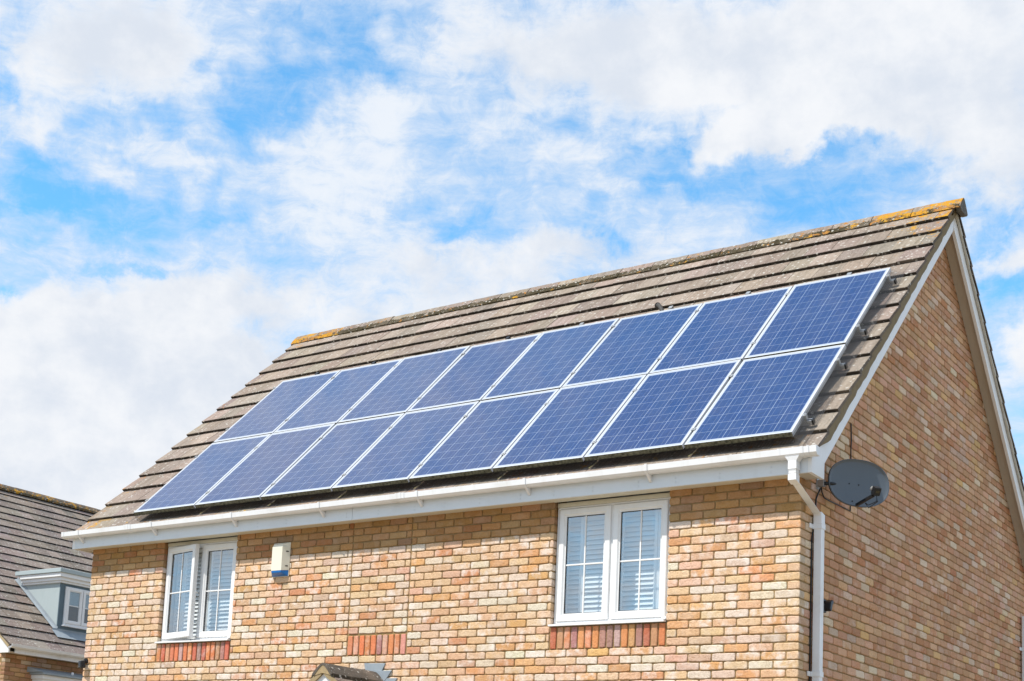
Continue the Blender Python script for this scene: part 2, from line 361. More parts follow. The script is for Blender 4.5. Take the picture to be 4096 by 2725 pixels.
def lich_main(x, s):
    w = .14
    w += .95 * max(0, 1 - abs(x - .2) / 1.1) * max(0, (s - 3.6) / 1.4)
    w += .42 * max(0, 1 - (x + 9.24) / .35) + .3 * max(0, 1 - (x + 9.3) / 1.2) * (s > 4.5)
    w += .25 * max(0, 1 - (s + .15) / .35); return min(1, w)
ST = 5.225
tiles(roof, rf, XL, XRT, 15, S0 - GA, ST, lich_main); tiles(roof, rb, XL, XRT, 15, S0 - GA, ST, lambda x, s: .15)
# unseen deck below the tiles, added to block light
for fn in (rf, rb):
    q = [fn(XL + .06, -.06, -.175), fn(XRT - .06, -.06, -.175), fn(XRT - .06, 5.14, -.175), fn(XL + .06, 5.14, -.175)]
    q2 = [fn(XL + .06, -.06, -.20), fn(XRT - .06, -.06, -.20), fn(XRT - .06, 5.11, -.20), fn(XL + .06, 5.11, -.20)]
    roof.grid([q2, q], True, (.03, .028, .025), 0, True, True)
roof_o = roof.build('roof', TILE, house)
# mortar bedding along the verges
for fn in (rf, rb):
    for side in (1, -1):
        vm = MB()
        xo = .187 if side > 0 else -9.227; xi = xo - .022 * side
        N = 60; up = []; 
        for i in range(N + 1):
            s = -.10 + 5.27 * i / N; fr = ((s - S0) / GA) % 1.0
            top = -.145 - .028 * fr; bot = (-.245 if fn is rf else -.195) + random.uniform(-.006, .006); bot = bot if s > .22 else -.245 + (.22 - s) * .34
            jx = random.uniform(-.003, .003)
            up.append([fn(xo + jx, s, top), fn(xo + jx * 1.5, s, bot), fn(xi, s, bot + .003), fn(xi, s, top)])
        vm.grid(up, True, (.24, .19, .12) if fn is rf else (.55, .52, .46), .0, True, True)
        vm.build('verge_mortar', MORTAR, roof_o)
# ridge tiles
RL = .452; nr = 21; xr0 = -9.29
for i in range(nr):
    a = xr0 + i * RL; b = a + RL - .008
    if i == nr - 1: b = .272
    m = MB(); dz = random.uniform(-.004, .004); dy = random.uniform(-.004, .004)
    prof = [(-.140, -.145), (-.10, -.090), (-.06, -.046), (-.025, -.014), (0, -.004), (.025, -.014), (.06, -.046), (.10, -.090), (.140, -.145)]
    zt = 5.098 + dz
    outer = [(YR + dy + p[0], zt + p[1]) for p in prof]; inner = [(YR + dy + p[0] * .9, zt + p[1] - .02) for p in reversed(prof)]
    wl = .45 + (.36 if i >= nr - 2 else .16 if i > nr - 5 else 0) + (.36 if i < 2 else 0)
    c = pick(TCOL); c = tuple(q * .95 for q in c)
    N = 6; rings = [[(a + (b - a) * t / N, p[0] + random.uniform(-.002, .002), p[1] + random.uniform(-.0025, .0025)) for p in outer + inner] for t in range(N + 1)]
    m.grid(rings, True, c, wl, True, True)
    if i in (0, nr - 1):
        xe = a - .002 if i == 0 else b + .002
        q = [(YR + dy + p[0] * .93, zt + p[1] - .012) for p in prof] + [(YR + .09, zt - .185), (YR - .09, zt - .185)]
        m.prism(q, 0, xe - (0 if i == 0 else .05), xe + (.05 if i == 0 else 0), (.13, .125, .115), .22)
    # bedding mortar under the front edge of the ridge tile
    bed = []
    for t in range(13):
        x = a + (b - a) * t / 12; j = random.uniform(-.012, .008); bed.append([(x, YR - .158 + random.uniform(-.008, .006), zt - .188 + j), (x, YR - .136, zt - .135), (x, YR - .1, zt - .19), (x, YR - .14, zt - .24)])
    bed = [r if r[0][0] < .2 else [(.2, *q[1:]) for q in r] for r in bed]
    m.grid(bed, True, (.06, .046, .024), .16, True, True)
    mo = []
    for t in range(25):
        x = min(.262, a + (b - a) * t / 24); q = random.uniform(-.022, .018); mo.append([(x, YR - .161, zt - .168), (x, YR - .112 + q * .9, zt - .098 + q), (x, YR - .104 + q * .9, zt - .104 + q), (x, YR - .140, zt - .166)])
    m.grid(mo, True, (.055, .045, .025), wl + .02, True, True)
    m.build('ridge_tile', TILE, roof_o)

# ---- eaves: fascia, soffit, barge boards
m = MB()
m.box(-9.214, -4.795, -.18, -.158, 1.18, 1.372, b=.002); m.box(-4.791, .1275, -.18, -.158, 1.18, 1.372, b=.002)
x = -9.02; j = 0
while x < .1:
    for dz_ in ((1.255, .0), (1.215, -.02)):
        cx = x + dz_[1] * 0; m.box(cx - .006, cx + .006, -.1835, -.18, dz_[0] - .006, dz_[0] + .006, b=.0015)
    x += .42 + .05 * ((j * 7) % 3 - 1); j += 1
m.build('fascia', FASC, house)
m = MB(); m.box(-9.19, .1275, -.158, .012, 1.193, 1.203); m.build('soffit', CREAM, house)
for side, xo in ((1, .160), (-1, -9.200)):
    m = MB(); th = .032 * side
    fr = [(-.181, 1.179), (.10, 1.179), (.104, zroof(.104, -.362))]
    apex_b = (YR, zroof(YR, -.362)); apex_t = (YR - .0015, zroof(YR, -.178))
    front = fr + [(YR - .0015, apex_b[1]), apex_t, (-.181, zroof(-.181, -.178))]
    m.prism(front, 0, xo - th, xo); m.build('bargeboard', UPVC, house)
    m = MB(); rear = [(2 * YR - p[0], p[1] + (.05 if 2 <= j_ <= 3 else 0)) for j_, p in enumerate(front)]; m.prism(rear, 0, xo - th, xo); m.build('bargeboard', UPVC, house)
    m = MB(); x0, x1 = (0.0, xo - th) if side > 0 else (xo - th, -9.04)
    for fn in (rf, rb): m.grid([[fn(x0, -.02 + .29, -.245), fn(x1, .27, -.245), fn(x1, 5.02, -.245), fn(x0, 5.02, -.245)], [fn(x0, .27, -.225), fn(x1, .27, -.225), fn(x1, 5.04, -.225), fn(x0, 5.04, -.225)]], True, cap0=True, cap1=True)
    m.box(min(x0, x1), max(x0, x1), -.157, .1, 1.190, 1.2)
    m.build('gable_soffit', SOFFIT, house)

# ---- gutter
GP = [(-.186, 1.372), (-.186, 1.318), (-.202, 1.304), (-.262, 1.304), (-.285, 1.324), (-.291, 1.376), (-.283, 1.376), (-.278, 1.330), (-.259, 1.313), (-.205, 1.313), (-.193, 1.322), (-.193, 1.372)]
grow = lambda e: [(-.2385 + (p[0] + .2385) * (1 + e), 1.340 + (p[1] - 1.340) * (1 + e)) for p in GP]
m = MB(); m.prism(GP, 0, -9.296, .215)
gut = m.build('gutter', UPVC2, house)
m = MB(); solid = GP[:6]
m.prism([(-.2385 + (p[0] + .2385) * 1.06, 1.34 + (p[1] - 1.34) * 1.06) for p in solid], 0, -9.304, -9.262); m.build('stop_end', UPVC2, gut); m = MB(); m.prism([(-.2385 + (p[0] + .2385) * 1.06, 1.34 + (p[1] - 1.34) * 1.06) for p in solid], 0, .195, .240)
m.build('stop_end', UPVC2, gut)
for xb in (-9.005, -7.726, -6.443, -5.172, -3.886, -2.613, -1.333):
    m = MB(); e = grow(.15); m.prism(e, 0, xb - .013, xb + .013)
    m.prism([(-.262, 1.299), (-.20, 1.299), (-.181, 1.285), (-.181, 1.240), (-.192, 1.240)], 0, xb - .012, xb + .012); m.build('gutter_bracket', UPVC2, gut)
for xb in (-8.13, -4.10):
    m = MB()
    for d_, w_, gq in ((-.045, .012, .09), (0, .02, .12), (.045, .012, .09)): m.prism(grow(gq), 0, xb + d_ - w_, xb + d_ + w_)
    m.prism(grow(.06), 0, xb - .06, xb + .06); m.build('gutter_union', UPVC2, gut)
m = MB(); m.prism(grow(.10), 0, -.10, -.075); m.prism(grow(.055), 0, -.075, .10); m.prism(grow(.10), 0, .10, .125); m.prism(grow(.10), 0, .155, .175)
m.grid([[(.0275 + dx, -.2365 + dy, z) for dx, dy in ((-e, -f), (e, -f), (e, f), (-e, f))] for z, e, f in ((1.308, .062, .045), (1.270, .036, .038), (1.245, .036, .038))], True, cap0=True, cap1=True)
m.build('gutter_outlet', UPVC2, gut)
# ---- downpipe on the gable corner
m = MB()
def sq(c, hx, hy, tilt=0): return [(c[0] + dx, c[1] + dy, c[2] + tilt * dy) for dx, dy in ((-hx, -hy), (hx, -hy), (hx, hy), (-hx, hy))]
h = .0325; cx0, cy0 = .0275, -.2365; cx1, cy1 = .0535, .279
m.grid([sq((cx0, cy0, 1.25), h, h), sq((cx0, cy0, 1.125), h, h), sq((cx0, cy0 - .004, 1.115), h, h, -.3), sq((cx1, cy1 - .02, .905), h, h, -.3), sq((cx1, cy1, .885), h, .037), sq((cx1, cy1, -3.6), h, .037)], True, cap0=True, cap1=True)
dp = m.build('downpipe', UPVC2, house, bevel=.006)
m = MB()
for z0, z1, e in ((1.20, 1.255, .005), (1.165, 1.1675, .003), (1.19, 1.1925, .003)): m.grid([sq((cx0, cy0, z), h + e, h + e) for z in (z0, z1)], True, cap0=True, cap1=True)
m.grid([sq((cx0, cy0, z), h + .004, h + .004, 0 if z > 1.1 else -.3) for z in (1.155, 1.095)], True, cap0=True, cap1=True)
m.build('pipe_socket', UPVC2, dp, bevel=.003); m = MB()
m.grid([sq((cx1, cy1 - .004, z), h + .004, .041, 0 if z < .9 else -.2) for z in (.83, .925)], True, cap0=True, cap1=True)
m.build('pipe_socket', UPVC2, dp, bevel=.003)
for zc in (.81, -.465, -1.8):
    m = MB(); m.grid([sq((cx1, cy1, z), h + .006, .0435) for z in (zc - .022, zc + .022)], True, cap0=True, cap1=True)
    m.box(.004, .0135, cy1 - .105, cy1 - .03, zc - .02, zc + .02); m.box(.002, .0148, cy1 - .092, cy1 - .082, zc - .005, zc + .005, b=.001); m.build('pipe_clip', UPVC2, dp, bevel=.003)
# rear downpipe
m = MB(); m.grid([sq((.0535, 7.02, z), h, .037) for z in (1.0, -3.6)], True, cap0=True, cap1=True); rp = m.build('downpipe', UPVC2, house)
m = MB(); m.grid([sq((.0535, 7.02, z), h + .006, .0435) for z in (.57, .615)], True, cap0=True, cap1=True); m.box(.004, .0135, 6.915, 6.99, .572, .612); m.build('pipe_clip', UPVC2, rp)

# ---- windows
def frame_ring(mb, x0, x1, z0, z1, wd, y0, y1, mp=None, ch=.012):
    mp = mp or (lambda *p: p)
    A = lambda i, y: [mp(x0 + i, y, z0 + i), mp(x1 - i, y, z0 + i), mp(x1 - i, y, z1 - i), mp(x0 + i, y, z1 - i)]
    rings = [A(0, y1), A(0, y0 + .006), A(.006, y0), A(wd - ch - .008, y0), A(wd - .008, y0 + ch), A(wd, y0 + ch), A(wd, y1), A(0, y1)]
    mb.grid(rings, True)
def window(x0, x1, casements, zs=(.03, 1.140), shutter=None):
    m = MB(); frame_ring(m, x0 + .002, x1 - .002, .030, 1.150, .034, .055, .125)
    xm = (casements[0][1] + casements[1][0]) / 2; m.box(xm - .03, xm + .03, .062, .12, .06, 1.12)
    win = m.build('window', UPVC, house)
    m = MB(); m.box(x0 + .002, x1 - .002, .050, .12, 1.1505, 1.192, b=.003); m.build('window_head', CREAM, win)
    m = MB(); m.prism([(-.034, -.002), (-.034, .014), (.05, .030), (.12, .030), (.12, -.002)], 0, x0 - .004, x1 - .006)
    m.box(x1 - .045, x1 + .002, -.004, .05, .024, .046, b=.003); m.build('sill', UPVC, win)
    for i, (a, b, ang) in enumerate(casements):
        Rm = Matrix.Translation((a, .05, 0)) @ Matrix.Rotation(-ang, 4, 'Z') @ Matrix.Translation((-a, -.05, 0))
        mp = lambda *p: tuple(Rm @ Vector(p))
        m = MB(); frame_ring(m, a, b, .052, 1.126, .072, .043, .098, mp, .014)
        cs = m.build('casement', UPVC, win)
        m = MB(); frame_ring(m, a + .072, b - .072, .124, 1.054, .006, .068, .09, mp, .0)
        m.build('glazing_seal', BLACKP, win)
        m = MB(); m.poly([mp(*p) for p in ((a + .07, .072, .122), (b - .07, .072, .122), (b - .07, .072, 1.056), (a + .07, .072, 1.056))]); m.build('pane', GLASS, win)
        m = MB(); xc = (a + b) / 2; m.box(xc - .0075, xc + .0075, .064, .071, .126, 1.052, m=mp, b=.002); m.box(a + .076, b - .076, .0632,   .0715, .581, .596, m=mp, b=.002)
        m.build('glazing_bar', UPVC, win)
        if ang:
            m = MB(); m.box(b - .03, b + .0, .1, .13, .062, .07, m=mp); m.build('window_stay', UPVC, win); m = MB(); m.tube([mp(b - .02, .1, .58), mp(b - .05, .16, .57)], .008); m.build('window_handle', UPVC, win)
    # plantation shutter behind the glass
    ys = .235
    for a, b in shutter:
        st = MB(); sl = st
        st.box(a, a + .030, ys - .015, ys + .015, -.02, 1.16); st.box(b - .030, b, ys - .015, ys + .015, -.02, 1.16)
        st.box(a + .030, b - .030, ys - .013, ys + .013, -.02, .06); st.box(a + .030, b - .030, ys - .013, ys + .013, 1.09, 1.16)
        z = .085
        while z < 1.09:
            th = R(38); c_, s_ = math.cos(th), math.sin(th)
            pr = [(ys + q[0] * s_ * 1.0 - q[1] * c_, z + q[0] * c_ + q[1] * s_) for q in ((-.033, 0), (-.017, .004), (.017, .004), (.033, 0), (.017, -.004), (-.017, -.004))]
            sl.prism(pr, 0, a + .029, b - .029); z += .0465
        st.build('shutter', BLIND, win)
    m = MB(); x0_, x1_ = x0 - .25, x1 + .45
    # light room behind (reveal, side walls, back, ceiling)
    m.poly([(x0_, 1.6, -.6), (x1_, 1.6, -.6), (x1_, 1.6, 1.5), (x0_, 1.6, 1.5)]); m.poly([(x0_, .26, -.6), (x0_, 1.6, -.6), (x0_, 1.6, 1.5), (x0_, .26, 1.5)]); m.poly([(x1_, .26, -.6), (x1_, 1.6, -.6), (x1_, 1.6, 1.5), (x1_, .26, 1.5)])
    m.poly([(x0_, .26, 1.3), (x1_, .26, 1.3), (x1_, 1.6, 1.3), (x0_, 1.6, 1.3)]); m.poly([(x0_, .26, -.6), (x1_, .26, -.6), (x1_, 1.6, -.6), (x0_, 1.6, -.6)])
    for xx in (x0 - .004, x1 + .004): m.poly([(xx, .125, -.01), (xx, .27, -.01), (xx, .27, 1.2), (xx, .125, 1.2)])
    m.poly([(x0, .125, -.012), (x1, .125, -.012), (x1, .27, -.012), (x0, .27, -.012)]); m.poly([(x0, .1, 1.205), (x1, .1, 1.205), (x1, .27, 1.205), (x0, .27, 1.205)])
    m.build('window_reveal', ROOM, win, recalc=False)
    return win
window(OPEN[0][0], OPEN[0][1], [(-2.410, -1.858, 0), (-1.830, -1.272, 0)], shutter=[(-2.435, -2.247), (-2.243, -1.845), (-1.84, -1.46), (-1.455, -1.245)])
window(OPEN[1][0], OPEN[1][1], [(-7.752, -7.180, R(11.0)), (-7.176, -6.634, 0)], shutter=[(-7.765, -7.637), (-7.633, -7.212), (-7.207, -6.61)])

# ---- porch canopy over the front door
m = MB(); px, pz, yf = -4.505, -.395, -.82; tp = math.tan(R(38))
def canopy(mb, fn_y0, fn_y1, off, th, hw, c, w):
    for sgn in (-1, 1):
        prof = [(px, pz - off), (px + sgn * hw, pz - off - hw * tp), (px + sgn * hw, pz - off - hw * tp - th), (px, pz - off - th)]
        mb.prism(prof, 1, fn_y0, fn_y1, c, w)
NC = 5
for i in range(NC):
    for sgn in (-1, 1):
        a0, a1 = .0 + i * .17, .19 + i * .17; lift = .012
        prof = [(px + sgn * a0, pz - .04 - a0 * tp + 0), (px + sgn * a1, pz - .04 - a1 * tp + lift), (px + sgn * a1, pz - .04 - a1 * tp + lift - .03), (px + sgn * a0, pz - .04 - a0 * tp - .03)]
        for t in range(3): m.prism([(p[0], p[1] + random.uniform(-.002, .002)) for p in prof], 1, yf + .82 * t / 3 + .001, yf + .82 * (t + 1) / 3 - .002, pick(TCOL), .2)
porch = m.build('porch_roof', TILE, house)
for i, (a, b) in enumerate(((yf - .015, -.40), (-.392, .0))):
    m = MB(); prof = [(-.13, -.105), (-.07, -.045), (-.03, -.012), (0, 0), (.03, -.012), (.07, -.045), (.13, -.105)]
    full = [(px + p[0], pz + p[1] + (.004 if i else 0)) for p in prof] + [(px + p[0] * .82, pz + p[1] - .022) for p in reversed(prof)]
    m.prism(full, 1, a, b, (.10, .088, .075), .3)
    for sgn in (-1, 1): m.prism([(px + sgn * .10, pz - .078), (px + sgn * .137, pz - .112), (px + sgn * .15, pz - .150), (px + sgn * .11, pz - .14)], 1, a + .01, b, (.05, .042, .03), .25)
    if i == 0: m.prism([(px + p[0] * .85, pz + p[1] - .02) for p in prof] + [(px, pz - .10)], 1, a + .004, a + .05, (.36, .27, .15), .15)
    m.build('ridge_tile', TILE, porch)
m = MB()
for sgn in (-1, 1):
    q = [(px, pz - .10), (px + sgn * .9, pz - .10 - .9 * tp), (px + sgn * .9, pz - .185 - .9 * tp), (px, pz - .195)]
    m.prism([(p[0] - sgn * (-.001), p[1]) for p in q], 1, yf + .02, yf + .045)
m.prism([(px, pz - .19), (px + .62, pz - .69), (px - .62, pz - .69)], 1, yf + .05, yf + .07)
m.build('bargeboard', UPVC, porch)
m = MB(); MC = (.34, .26, .15)
for sgn in (-1, 1):
    rings = []
    for t in range(16):
        a = .02 + .058 * t; r = random.uniform(-.008, .008); zz = pz - .045 - a * tp
        rings.append([(px + sgn * a, yf - .004 + r * .3, zz + .008), (px + sgn * a, yf - .006, zz - .055 + r), (px + sgn * a, yf + .03, zz - .05), (px + sgn * a, yf + .03, zz + .005)])
    m.grid(rings, True, MC, 0, True, True)
m.build('verge_mortar', MORTAR, porch)
# stepped lead flashing against the wall
m = MB()
def lead_poly(pts, y=-.006):
    m.grid([[(p[0], .004, p[1]) for p in pts], [(p[0] + random.uniform(-.002, .002), y, p[1]) for p in pts]], True, cap0=True, cap1=True)
lead_poly([(-4.654, -.300), (-4.379, -.306), (-4.417, -.378), (-4.45, -.41), (-4.632, -.40)], -.010)
lead_poly([(-4.52, -.37), (-4.417, -.383), (-4.288, -.381), (-4.347, -.456), (-4.40, -.52), (-4.52, -.45)], -.016)
lead_poly([(-4.45, -.44), (-4.347, -.462), (-4.215, -.460), (-4.262, -.53), (-4.33, -.62), (-4.45, -.55)], -.013)
lead_poly([(-4.38, -.50), (-4.262, -.536), (-4.13, -.536), (-4.18, -.60), (-4.25, -.70), (-4.38, -.62)], -.016)
for i, q in enumerate([[(-4.654, -.300), (-4.63, -.40)], [(-4.63, -.40), (-4.72, -.50)], [(-4.70, -.46), (-4.80, -.60)]][1:]): lead_poly([q[0], (q[0][0] + .12, q[0][1]), (q[1][0] + .12, q[1][1]), q[1]], -.009 - .004 * i)
m.build('lead_flashing', LEAD, porch, bevel=.002)

# ------------------------------------------------------------------ solar panels
PW, PH = 1.0001, 1.6557
def rot(o): o.rotation_euler = (AL, 0, 0)
names = ['leftmost', 'second from left', 'third from left', 'fourth from left', 'fourth from right', 'third from right', 'second from right', 'rightmost']
root0 = None
for r in range(2):
    for i in range(8):
        x = -8.1585 + i * 1.0201; p = rf(x, r * 1.6757, 0)
        lab = f"{'lower' if r == 0 else 'upper'} row {names[i]} blue solar panel in silver frame" + (' above the gutter' if r == 0 else ' below the ridge')
        if root0 is None:
            root0 = thing('solar_panel', lab, 'solar panel', p, 'solar panels on the house roof'); rot(root0)
            m = MB(); L = .024
            A = lambda e, z: [(e, e, z), (PW - e, e, z), (PW - e, PH - e, z), (e, PH - e, z)]
            m.grid([A(0, -.045), A(0, -.0015), A(.0015, 0), A(L - .012, 0), A(L - .011, -.002), A(L - .004, -.002)], True); m.poly(A(.002, -.043))
            for fi, f in enumerate(m.f):
                ys_ = [m.v[q][1] for q in f]
                if max(ys_) < .002: m.w[fi] = 1.0
            fr = m.build('frame', FRAME); fr.parent = root0
            m = MB(); m.poly(A(L - .0125, -.0022)); ce = m.build('cells', CELLS); ce.parent = root0
            kids = [fr, ce]; root = root0
        else:
            root = root0.copy(); col.objects.link(root); root['label'] = lab; root.location = p; rot(root)
            for kid in kids:
                q = kid.copy(); col.objects.link(q); q.parent = root
        rj = random.uniform(-.0025, .0025); root.rotation_euler = (AL + random.uniform(-.004, .004), rj * 1.2, 0)
# rails with clamps
for j, (sr, lab) in enumerate(((.278, 'lowest aluminium mounting rail under the lower row of panels'), (1.310, 'aluminium mounting rail under the top of the lower panel row'), (2.000, 'aluminium mounting rail under the bottom of the upper panel row'), (3.120, 'highest aluminium mounting rail under the upper row of panels'))):
    t = thing('mounting_rail', lab, 'mounting rail', rf(-8.3, sr, -.07), 'mounting rails under the solar panels')
    mp = lambda x, s, n: rf(x, s, n)
    m = MB()
    m.box(-8.20, .062, sr - .02, sr - .013, -.088, -.048, m=mp); m.box(-8.20, .062, sr + .013, sr + .02, -.088, -.048, m=mp); m.box(-8.20, .062, sr - .013, sr + .013, -.088, -.081, m=mp)
    m.build('rail', ALU, t)
    m = MB(); m.box(.062, .078, sr - .024, sr + .024, -.094, -.044, m=mp, b=.003); m.build('rail_end_cap', BLACKP, t)
    for xs_ in (.0035, -8.162):
        sg = 1 if xs_ > -1 else -1
        m = MB(); m.box(min(xs_, xs_ + sg * .022), max(xs_, xs_ + sg * .022), sr - .02, sr + .02, -.050, .003, m=mp); m.box(min(xs_ - sg * .009, xs_ + sg * .022), max(xs_ - sg * .009, xs_ + sg * .022), sr - .02, sr + .02, .0032, .007, m=mp, b=.001); m.tube([rf(xs_ + sg * .01, sr, .007), rf(xs_ + sg * .01, sr, .013)], .006, 6); m.build('end_clamp', METAL, t)
    for i in range(1, 8):
        xc = -8.1585 + i * 1.0201 - .010; m = MB(); m.box(xc - .007, xc + .007, sr - .02, sr + .02, -.05, .0035, m=mp); m.box(xc - .02, xc + .02, sr - .022, sr + .022, .0035, .007, m=mp, b=.001); m.tube([rf(xc, sr, .007), rf(xc, sr, .011)], .006, 6); m.build('mid_clamp', METAL, t)
    for xh in (-7.9, -6.4, -4.9, -3.4, -1.9, -.4):
        m = MB(); m.box(xh - .018, xh + .018, sr - .06, sr + .025, -.108, -.09, m=mp); m.box(xh - .018, xh + .018, sr + .021, sr + .027, -.108, -.06, m=mp); m.build('roof_hook', METAL, t)
# bird mesh round the array
t = thing('bird_mesh', 'fine grey wire bird mesh round the edges of the solar panels', 'wire mesh', rf(0, 0, -.1))
XR_ = -8.1585 + 7 * 1.0201 + PW
def strip(mb, P0, P1, Q0, Q1, pitch, nl, wd=.0007):
    P0, P1, Q0, Q1 = map(Vector, (P0, P1, Q0, Q1)); L = (P1 - P0).length; N = int(L / pitch); up = ((P1 - P0).cross(Q0 - P0)).normalized() * wd
    for i in range(N + 1):
        t_ = i / N; a = P0.lerp(P1, t_); b = Q0.lerp(Q1, t_); d = (P1 - P0).normalized() * wd
        sag = Vector((0, 0, -.004)) * (1 + .6 * math.sin(i * .21))
        mid = a.lerp(b, .55) + sag
        mb.poly([a - d, a + d, mid + d, mid - d]); mb.poly([mid - d, mid + d, b + d, b - d])
    for k in range(nl + 1):
        f_ = k / nl; pts = []
        for i in range(0, N + 1, 8):
            t_ = i / N; a = P0.lerp(P1, t_); b = Q0.lerp(Q1, t_); sag = Vector((0, 0, -.004)) * (1 + .6 * math.sin(i * .21)); mid = a.lerp(b, .55) + sag
            pts.append(a.lerp(mid, f_ / .55) if f_ < .55 else mid.lerp(b, (f_ - .55) / .45))
        e = (Q0 - P0).normalized() * wd
        for a, b in zip(pts[:-1], pts[1:]): mb.poly([a - e, a + e, b + e, b - e])
m = MB(); strip(m, rf(XR_ + .002, -.03, -.03), rf(XR_ + .002, 3.36, -.03), rf(XR_ + .105, -.03, -.107), rf(XR_ + .105, 3.38, -.107), .0127, 9, .0013)
m.build('wire_strip', WIRE, t, recalc=False); m = MB()
strip(m, rf(-8.16, -.004, -.045), rf(XR_, -.004, -.045), rf(-8.16, -.008, -.109), rf(XR_, -.008, -.109), .0127, 6, .0014)  # bottom wires thickened and blackened to deepen the shade under the panels
m.build('wire_strip', BLACKP, t, recalc=False); m = MB()
strip(m, rf(-8.16, 3.335, -.01), rf(XR_, 3.335, -.01), rf(-8.16, 3.43, -.107), rf(XR_, 3.43, -.107), .0127, 8, .0005)
strip(m, rf(-8.162, -.03, -.03), rf(-8.162, 3.34, -.03), rf(-8.24, -.03, -.107), rf(-8.24, 3.36, -.107), .0127, 7, .0005)
m.build('wire_strip', WIRE, t, recalc=False)
for xc in (-7.592, -6.641, -5.611, -4.60, -3.588, -2.458, -1.548, -.45):
    m = MB(); m.box(xc - .022, xc + .022, 3.345, 3.40, -.006, .003, m=rf, b=.001); m.box(xc - .022, xc + .022, 3.396, 3.402, -.085, .0035, m=rf); m.build('mesh_clip', BLACKP if xc < -4 else METAL, t)
for xc in (-7.05, -6.0, -4.99, -4.0, -2.98, -1.97, -.96):
    m = MB(); m.tube([rf(xc - .036, -.04, -.10), rf(xc + .012, .035, -.095), rf(xc + .038, .08, -.062)], .0028, 5); m.build('cable_tie', TIE, t)
t = thing('cable_conduit', 'short dark bent cable conduit poking out of the tiles above the panels', 'cable conduit', rf(-2.7, 3.66, -.1))
m = MB(); pts = [rf(-2.77, 3.70, -.075), rf(-2.74, 3.66, -.055), rf(-2.70, 3.61, -.06), rf(-2.66, 3.55, -.085), rf(-2.63, 3.48, -.105), rf(-2.61, 3.38, -.10)]
m.tube(pts, .024, 12); m.build('conduit', GREYP, t)
m = MB(); p = Vector(pts[0]); d = (Vector(pts[0]) - Vector(pts[1])).normalized(); m.tube([p - d * .01, p + d * .012], .034, 14); m.build('conduit_flange', GREYP, t)

# ------------------------------------------------------------------ satellite dish on the gable
dish = thing('satellite_dish', 'dark grey oval satellite dish on a bracket at the gable corner', 'satellite dish', (0, .34, 1.2))
dc = Vector((.3, .577, 1.245)); az, el = R(50.2), R(2.5)
dn = Vector((math.sin(az) * math.cos(el), -math.cos(az) * math.cos(el), math.sin(el))); dh = Vector((math.cos(az), math.sin(az), 0)); dv = dn.cross(dh); dv = dv if dv.z > 0 else -dv
def sgp(v, p): return math.copysign(abs(v) ** p, v)
def dpt(t, k, a=.292, b=.214):
    e = 2 / 2.3; u, v = a * k * sgp(math.cos(t), e), b * k * sgp(math.sin(t), e)
    dep = -.055 * (1 - (u / a) ** 2 * .55 - (v / b) ** 2 * .45)
    return dc + u * dh + v * dv + dep * dn
m = MB(); N = 64; TT = [2 * math.pi * i / N for i in range(N)]
rings = [[dpt(t, k) for t in TT] for k in (.02, .15, .3, .45, .6, .75, .88, .965)]
rings += [[dpt(t, .985) + dn * .010 for t in TT], [dpt(t, 1.0) + dn * .006 for t in TT], [dpt(t, 1.0) - dn * .012 for t in TT], [dpt(t, .96) - dn * .008 for t in TT]] + [[dpt(t, k) - dn * .006 for t in TT] for k in (.75, .4, .02)]
m.grid(rings, True, cap0=True, cap1=True, sm=True); m.build('reflector', DISH, dish)
m = MB()
for hx in ((.251, .518, 1.239), (.310, .589, 1.237), (.268, .528, 1.078)):
    p = Vector(hx); q = p - dc; u, v = q.dot(dh), q.dot(dv); c0 = dc + u * dh + v * dv - dn * .055 * (1 - (u / .292) ** 2 * .55 - (v / .214) ** 2 * .45)
    m.tube([c0 - dn * .004, c0 + dn * .004], .0065, 8)
m.build('bolt', BLACKP, dish)
foot = Vector((.285, .548, 1.040)) - dn * .01; lnb = Vector((.505, .392, 1.108))
m = MB(); ad = (lnb - foot).normalized(); sd_ = ad.cross(Vector((0, 0, 1))).normalized(); ud = sd_.cross(ad)
def obox(mb, p, q, hw, hh, **k):
    p, q = Vector(p), Vector(q); d = (q - p).normalized(); s_ = d.cross(Vector((0, 0, 1))).normalized(); u_ = s_.cross(d)
    mb.grid([[e + s_ * a * hw + u_ * b * hh for a, b in ((-1, -1), (1, -1), (1, 1), (-1, 1))] for e in (p, q)], True, cap0=True, cap1=True, **k)
obox(m, foot, foot + (lnb - foot) * .86 - Vector((0, 0, .02)), .012, .011); m.build('feed_arm', BLACKP, dish)
m = MB(); fd = ((dc + dv * .02) - lnb).normalized()
m.tube([lnb + fd * .025, lnb + fd * .05, lnb + fd * .07], [.017, .017, .024], 14); m.build('feed_horn', METAL, dish)
m = MB(); obox(m, lnb - fd * .03, lnb + fd * .03, .030, .036); m.build('receiver_box', BLACKP, dish, bevel=.006)
m = MB(); obox(m, lnb - fd * .0315, lnb - fd * .0302, .017, .010); m.build('receiver_badge', mat_plain('badge_brown', (.05, .04, .02), .4), dish)
m = MB(); m.box(.0, .012, .318, .372, 1.158, 1.258); m.box(.012, .07, .325, .331, 1.18, 1.24); m.box(.012, .07, .358, .364, 1.18, 1.24); m.build('wall_bracket', METAL, dish, bevel=.002)
m = MB(); back = dc - dn * .112; m.tube([(.045, .345, 1.21), (.11, .40, 1.212), tuple(back - dn * .02 - dh * .03)], .016, 10); obox(m, back - dh * .06 - dn * .0, back + dh * .06, .025, .04); m.build('bracket_arm', BLACKP, dish)
m = MB()
